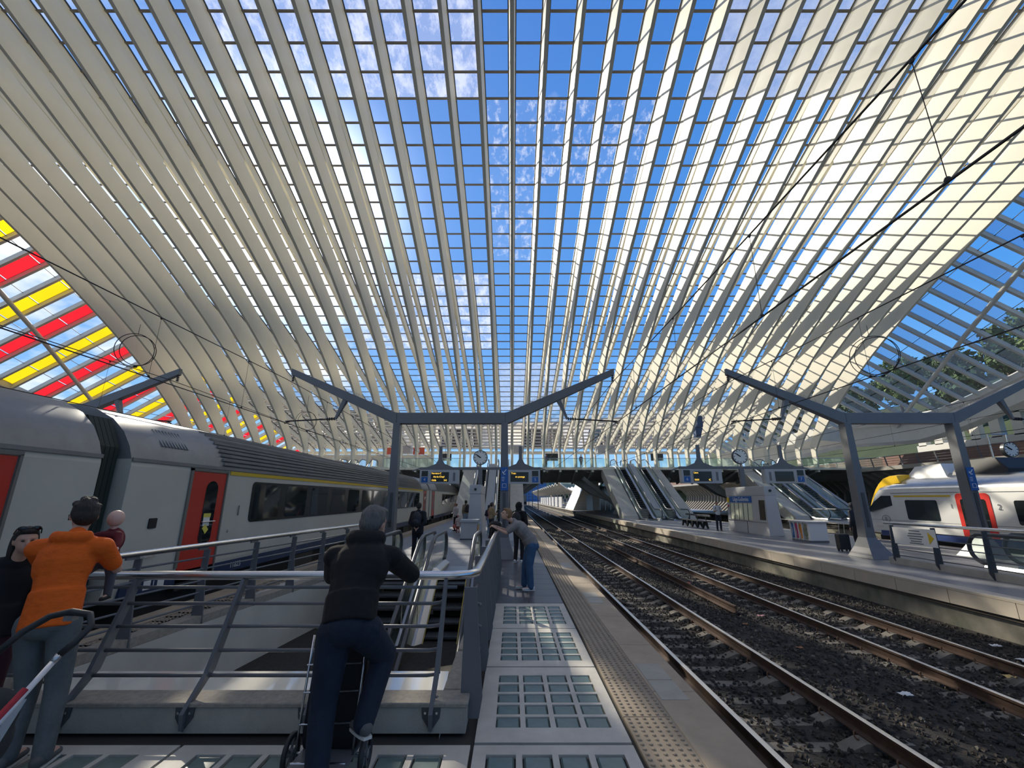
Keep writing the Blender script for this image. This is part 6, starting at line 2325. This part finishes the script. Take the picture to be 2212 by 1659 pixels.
# infant
Jb = dict(F=Vector((.3, -1, 0)).normalized(), R=Vector((-1, -.3, 0)).normalized(), s=.56, head=V3(-3.625, 4.30, 1.745), neck=V3(-3.63, 4.31, 1.645), chest=V3(-3.63, 4.32, 1.56), waist=V3(-3.64, 4.32, 1.46), pelvis=V3(-3.64, 4.31, 1.38),
          shR=V3(-3.72, 4.27, 1.60), shL=V3(-3.54, 4.27, 1.60), elR=V3(-3.80, 4.20, 1.57), wrR=V3(-3.85, 4.14, 1.56), elL=V3(-3.48, 4.22, 1.545), wrL=V3(-3.435, 4.16, 1.51),
          hipR=V3(-3.70, 4.30, 1.36), hipL=V3(-3.58, 4.30, 1.36), knR=V3(-3.78, 4.24, 1.26), knL=V3(-3.52, 4.26, 1.26), anR=V3(-3.76, 4.27, 1.10), anL=V3(-3.54, 4.29, 1.10))
for k_ in list(Jb):
    if isinstance(Jb[k_], Vector) and k_ not in ('F', 'R'):
        Jb[k_] = Jb[k_] + Vector((-.175, .05, .01))
inf = person('bald infant in dark red jacket held against the orange hoodie', Jb, mat('dark red knit', (.12, .012, .018), .9), mat('infant trousers', (.1, .1, .12), .9), shoe_black, hair_dark, hairstyle='none', voxel=.010, skin=mat('infant skin', (.66, .42, .33), .5))
g = MB(); g.ell(Jb['head'] + Vector((0, 0, .01)), (.066, .074, .078)); fuse(g, 'crown', MATS['infant skin'], inf, .01, 2)

# ---- long dark hair, sunglasses on top, beside the orange hoodie
F2 = Vector((.75, -.62, 0)).normalized()
J = dict(F=F2, R=Vector((-.62, -.75, 0)).normalized(), s=.97, head=V3(-4.53, 4.38, 1.585), neck=V3(-4.60, 4.41, 1.445), chest=V3(-4.64, 4.42, 1.25), waist=V3(-4.62, 4.40, 1.05), pelvis=V3(-4.60, 4.37, .90),
         shL=V3(-4.57, 4.55, 1.37), shR=V3(-4.78, 4.30, 1.37), elL=V3(-4.50, 4.58, 1.12), wrL=V3(-4.36, 4.46, .98), elR=V3(-4.80, 4.22, 1.10), wrR=V3(-4.62, 4.16, .95),
         hipL=V3(-4.55, 4.43, .88), hipR=V3(-4.66, 4.30, .88), knL=V3(-4.53, 4.42, .48), anL=V3(-4.55, 4.44, .09), knR=V3(-4.63, 4.26, .48), anR=V3(-4.66, 4.27, .09))
for k_ in list(J):
    if isinstance(J[k_], Vector) and k_ not in ('F', 'R'):
        J[k_] = J[k_] + Vector((.20, -.29, 0))
wom = person('person with long dark hair and sunglasses pushed up, facing the orange hoodie', J, mat('black cardigan', (.008, .007, .011), .9), mat('burgundy trousers', (.055, .012, .022), .9), shoe_black, hair_dark, hairstyle='long', voxel=.011, bulk=1.08, headyaw=4, coat=.06)
hc = J['head']
b = MB()
HMw = basis(F2, (0, 0, 1))
for sg in (-1, 1):
    b.ell(hc + HMw @ Vector((sg * .042, .062, .108)), (.034, .012, .022), HMw, 10, 6)
    b.tube([hc + HMw @ Vector((sg * .075, .05, .105)), hc + HMw @ Vector((sg * .085, -.04, .06))], .005, 5)
b.bar(hc + HMw @ Vector((-.015, .07, .112)), hc + HMw @ Vector((.015, .07, .112)), .008, .006)
b.build('sunglasses', mat('dark lens', (.012, .012, .014), .1), wom)

# ---- pushchair in the corner
sc = thing('pushchair', 'pushchair with curved black handle and white frame tubes', 'pushchair', (-2.95, 2.9, 0))
hp = [(-3.26, 3.05, .98), (-3.22, 3.17, 1.10), (-3.12, 3.23, 1.18), (-3.0, 3.25, 1.205), (-2.86, 3.24, 1.19), (-2.80, 3.20, 1.13), (-2.83, 3.14, 1.05), (-2.875, 3.10, .99)]
MB().tube(hp, .021, 10).build('handle', rubber, sc, smooth=True)
wt = mat('white tube', (.66, .66, .68), .35)
for a, c in (((-3.26, 3.05, .98), (-3.30, 2.62, .50)), ((-2.875, 3.10, .99), (-2.93, 2.66, .50))):
    MB().tube([a, c], .017, 10).build('frame_tube', wt, sc, smooth=True)
    d = (Vector(c) - Vector(a)).normalized()
    MB().tube([Vector(a) - d * .01, Vector(a) + d * .045], .020, 10).build('collar', alu, sc, smooth=True)
MB().tube([(-2.893, 2.955, .855), (-2.915, 2.83, .72)], .0185, 8).build('red_mark', mat('red label', (.45, .02, .03), .5), sc)
MB().box(-3.01, -2.95, 3.21, 3.26, 1.155, 1.185).build('handle_tag', alu, sc)
g = MB(); g.ell((-3.14, 2.93, .56), (.19, .22, .17)); g.ell((-3.14, 3.02, .70), (.17, .10, .14)); g.ell((-3.16, 2.8, .42), (.18, .22, .14)); fuse(g, 'seat_unit', mat('charcoal fabric', (.03, .034, .036), .9, bump=.3), sc, .02, 4)
MB().bar((-2.97, 3.02, .78), (-2.985, 2.93, .58), .075, .012).build('strap', mat('pale strap', (.42, .46, .48), .8), sc)
for x in (-3.34, -2.88):
    for y, r_ in ((2.45, .11), (2.95, .13)):
        w = MB().tube([(x, y + r_ * math.cos(a), r_ + .02 + r_ * math.sin(a)) for a in np.linspace(0, 2 * math.pi, 21)[:-1]], .02, 8, closed=True).build('wheel', rubber, sc, smooth=True)
        MB().lathe([(r_ * .8, -.008), (r_ * .8, .008)], (x, y, r_ + .02), 'x', 14).build('hub', slate, w)
    MB().tube([(x, 2.45, .13), (x + .02, 2.64, .50), (x, 2.95, .15)], .014, 8).build('leg_tube', slate, sc)

# ---- grey t-shirt, leaning on the side handrail
F3 = Vector((-1, -.12, 0)).normalized()
J = dict(F=F3, R=Vector((-.12, 1, 0)).normalized(), s=1.03, head=V3(-.13, 10.30, 1.60), neck=V3(.045, 10.33, 1.45), chest=V3(.20, 10.35, 1.28), waist=V3(.36, 10.37, 1.10), pelvis=V3(.44, 10.38, .95),
         shR=V3(.10, 10.50, 1.38), shL=V3(.09, 10.17, 1.37), elR=V3(-.14, 10.52, 1.235), wrR=V3(-.36, 10.40, 1.33), elL=V3(-.13, 10.15, 1.21), wrL=V3(-.37, 10.22, 1.315),
         hipR=V3(.43, 10.47, .93), hipL=V3(.44, 10.28, .92), knR=V3(.31, 10.48, .52), knL=V3(.38, 10.28, .52), anR=V3(.27, 10.50, .10), anL=V3(.41, 10.27, .10))
greyman = person('person in grey t-shirt and blue jeans leaning on the side handrail', J, cloth_grey, denim_mid, shoe_white, hair_blond, voxel=.011, sleeves='short', headpitch=-18, headyaw=4, curl=.9, bulk=1.26, legw=1.2, headscale=1.08)
b = MB().tube([V3(-.33, 10.22, 1.30) + Vector((.0, .03 * math.cos(a), .032 * math.sin(a))) for a in np.linspace(0, 6.28, 13)[:-1]], .008, 5, closed=True)
b.build('wristwatch', black, greyman)
# rucksack resting on the handrail in front of him
rk = thing('rucksack', 'black rucksack resting on the handrail before the grey t-shirt', 'rucksack', (-.38, 10.7, 1.2))
g = MB(); g.ell((-.40, 10.78, 1.33), (.16, .26, .11)); g.ell((-.44, 10.68, 1.20), (.06, .18, .14)); fuse(g, 'pack', cloth_black, rk, .016, 3)
MB().tube([(-.46, 10.62, 1.12), (-.48, 10.58, 1.0), (-.47, 10.75, 1.02), (-.45, 10.85, 1.1)], .012, 6).build('strap', slate, rk)

# ---- black hooded jacket with backpack, behind the grey t-shirt
J = stand(.22, 14.6, -25, 1.84, arms='pocket')
person('person in black hooded jacket standing beyond the grey t-shirt', J, cloth_black, mat('black trousers', (.012, .012, .014), .9), shoe_white, hair_dark, hood='up', voxel=.018, bulk=1.18, headyaw=-50)
backpack('black backpack worn over the black hooded jacket', J, mat('black nylon', (.011, .011, .012), .6))
# ---- others on the near platform
J = stand(-3.12, 15.1, -4, 1.82, arms='back')
person('person in navy coat seen from behind beyond the escalators', J, mat('navy coat', (.008, .010, .016), .85), mat('navy trousers', (.010, .012, .02), .9), shoe_black, hair_dark, voxel=.02, bulk=1.22, coat=.1)
backpack('navy backpack on the navy coat beyond the escalators', J, mat('navy nylon', (.012, .014, .02), .5))
J = stand(-3.52, 28.4, 60, 1.66, arms='carry')
person('person in black vest and white sleeves with a small infant', J, mat('white blouse', (.55, .52, .5), .8), mat('black skirt', (.012, .012, .014), .9), shoe_black, hair_blond, voxel=.022, hairstyle='bun', headyaw=30)
J2 = stand(-3.55, 28.0, 150, .70, z=.85, arms='fold')
person('infant in pale clothes held by the white sleeved person', J2, mat('pale romper', (.6, .5, .48), .8), mat('pale romper', (.6, .5, .48), .8), shoe_white, hair_dark, voxel=.02)
J = stand(-3.05, 25.7, 15, 1.04, arms='down')
person('small child in pink hat and coral skirt near the bin', J, mat('pale pink jacket', (.55, .42, .38), .8), mat('coral tights', (.42, .14, .12), .8), shoe_white, mat('pink hat', (.6, .28, .2), .8), voxel=.02, bulk=1.1, skirt=True)
cbag = thing('shoulder_bag', 'small coral bag hanging at the child in pink hat', 'bag', (-3.2, 25.5, .35))
g = MB(); g.ell((-3.24, 25.55, .42), (.10, .06, .12)); fuse(g, 'pouch', mat('coral bag', (.55, .13, .1), .7), cbag, .02, 3)
MB().tube([(-3.24, 25.55, .52), (-3.15, 25.6, .74)], .012, 5).build('strap', MATS['coral bag'], cbag)
J = stand(-3.03, 29.6, 40, 1.84, arms='pocket')
person('person in beige jacket and pale jeans with black backpack by the coach', J, mat('beige jacket', (.26, .21, .14), .85), mat('pale jeans', (.2, .27, .36), .85), shoe_white, hair_dark, voxel=.022, bulk=1.12, headpitch=-14)
backpack('black backpack on the beige jacket by the coach', J, MATS['black nylon'])
J = stand(-1.30, 25.4, -70, 1.60, arms='fold')
person('person in pink top with long black hair beyond the well', J, mat('pink top', (.42, .17, .2), .8), mat('light denim', (.25, .33, .42), .85), shoe_white, hair_dark, voxel=.022, hairstyle='long')
backpack('black backpack on the pink top beyond the well', J, MATS['black nylon'], .8)
J = stand(-1.06, 23.4, -55, 1.76, arms='phone')
person('person in tan jacket looking at a phone beyond the well', J, mat('tan jacket', (.27, .19, .10), .85), mat('charcoal trousers', (.03, .03, .035), .9), shoe_black, hair_dark, skin=skin_b, voxel=.02, headpitch=-24, bulk=1.12)
ph = tag(MB().cbox(-.83, -.76, 23.55, 23.56, 1.18, 1.32, .003).build('phone', black), 'dark phone held by the person in tan jacket', 'phone')
J = stand(-.52, 20.6, -80, 1.72, arms='pocket')
person('person in dark coat half hidden by the portal post', J, mat('dark blue coat', (.01, .013, .025), .85), MATS['charcoal trousers'], shoe_black, hair_dark, voxel=.022, bulk=1.1)
# ---- on the second platform
J = stand(13.15, 28.9, 170, 1.78, arms='phone')
person('person in white shirt with dark straps standing by the bench', J, mat('white shirt', (.6, .62, .66), .8), mat('navy slacks', (.012, .015, .03), .9), shoe_black, hair_dark, skin=skin_b, sleeves='short', voxel=.02, headpitch=-25)
backpack('dark backpack on the white shirt by the bench', J, MATS['black nylon'], .9)
J = stand(13.16, 17.4, 20, 1.80, arms='down')
person('person in dark padded jacket behind the portal post with a suitcase', J, mat('dark padded jacket', (.012, .014, .024), .7), MATS['black trousers'], shoe_white, hair_dark, hood='up', voxel=.02, bulk=1.2)
su = thing('suitcase', 'black wheeled suitcase with raised handle beside the portal post', 'suitcase', (12.7, 17.6, 0))
MB().cbox(12.50, 12.90, 17.5, 17.75, .07, .64, .03).build('shell', black, su, bevel=.02)
MB().tube([(12.60, 17.6, .64), (12.60, 17.55, 1.02), (12.80, 17.55, 1.02), (12.80, 17.6, .64)], .012, 6).build('pull_handle', alu, su)
for x in (12.55, 12.85):
    for y in (17.54, 17.71):
        MB().lathe([(.04, -.015), (.04, .015)], (x, y, .04), 'x', 10).build('wheel', rubber, su)
# ---- on the footbridge and its escalators
for x, y, z, c, lab in ((-19.4, 50.0, 3.9, (.16, .07, .05), 'person in brown coat riding the escalator left of the portal'), (-13.6, 54.0, FZ, (.35, .16, .12), 'person in reddish top behind the footbridge glass left of the clock'), (4.2, 54.2, FZ, (.08, .05, .1), 'person in dark top behind the footbridge glass over the tracks'), (8.6, 54.6, FZ, (.12, .1, .1), 'person in grey top behind the footbridge glass beside the risen escalators')):
    J = stand(x, y, random.uniform(0, 360), 1.72, z=z)
    person(lab, J, mat('coat ' + lab[10:22], c, .85), MATS['charcoal trousers'], shoe_black, hair_dark, voxel=.035)
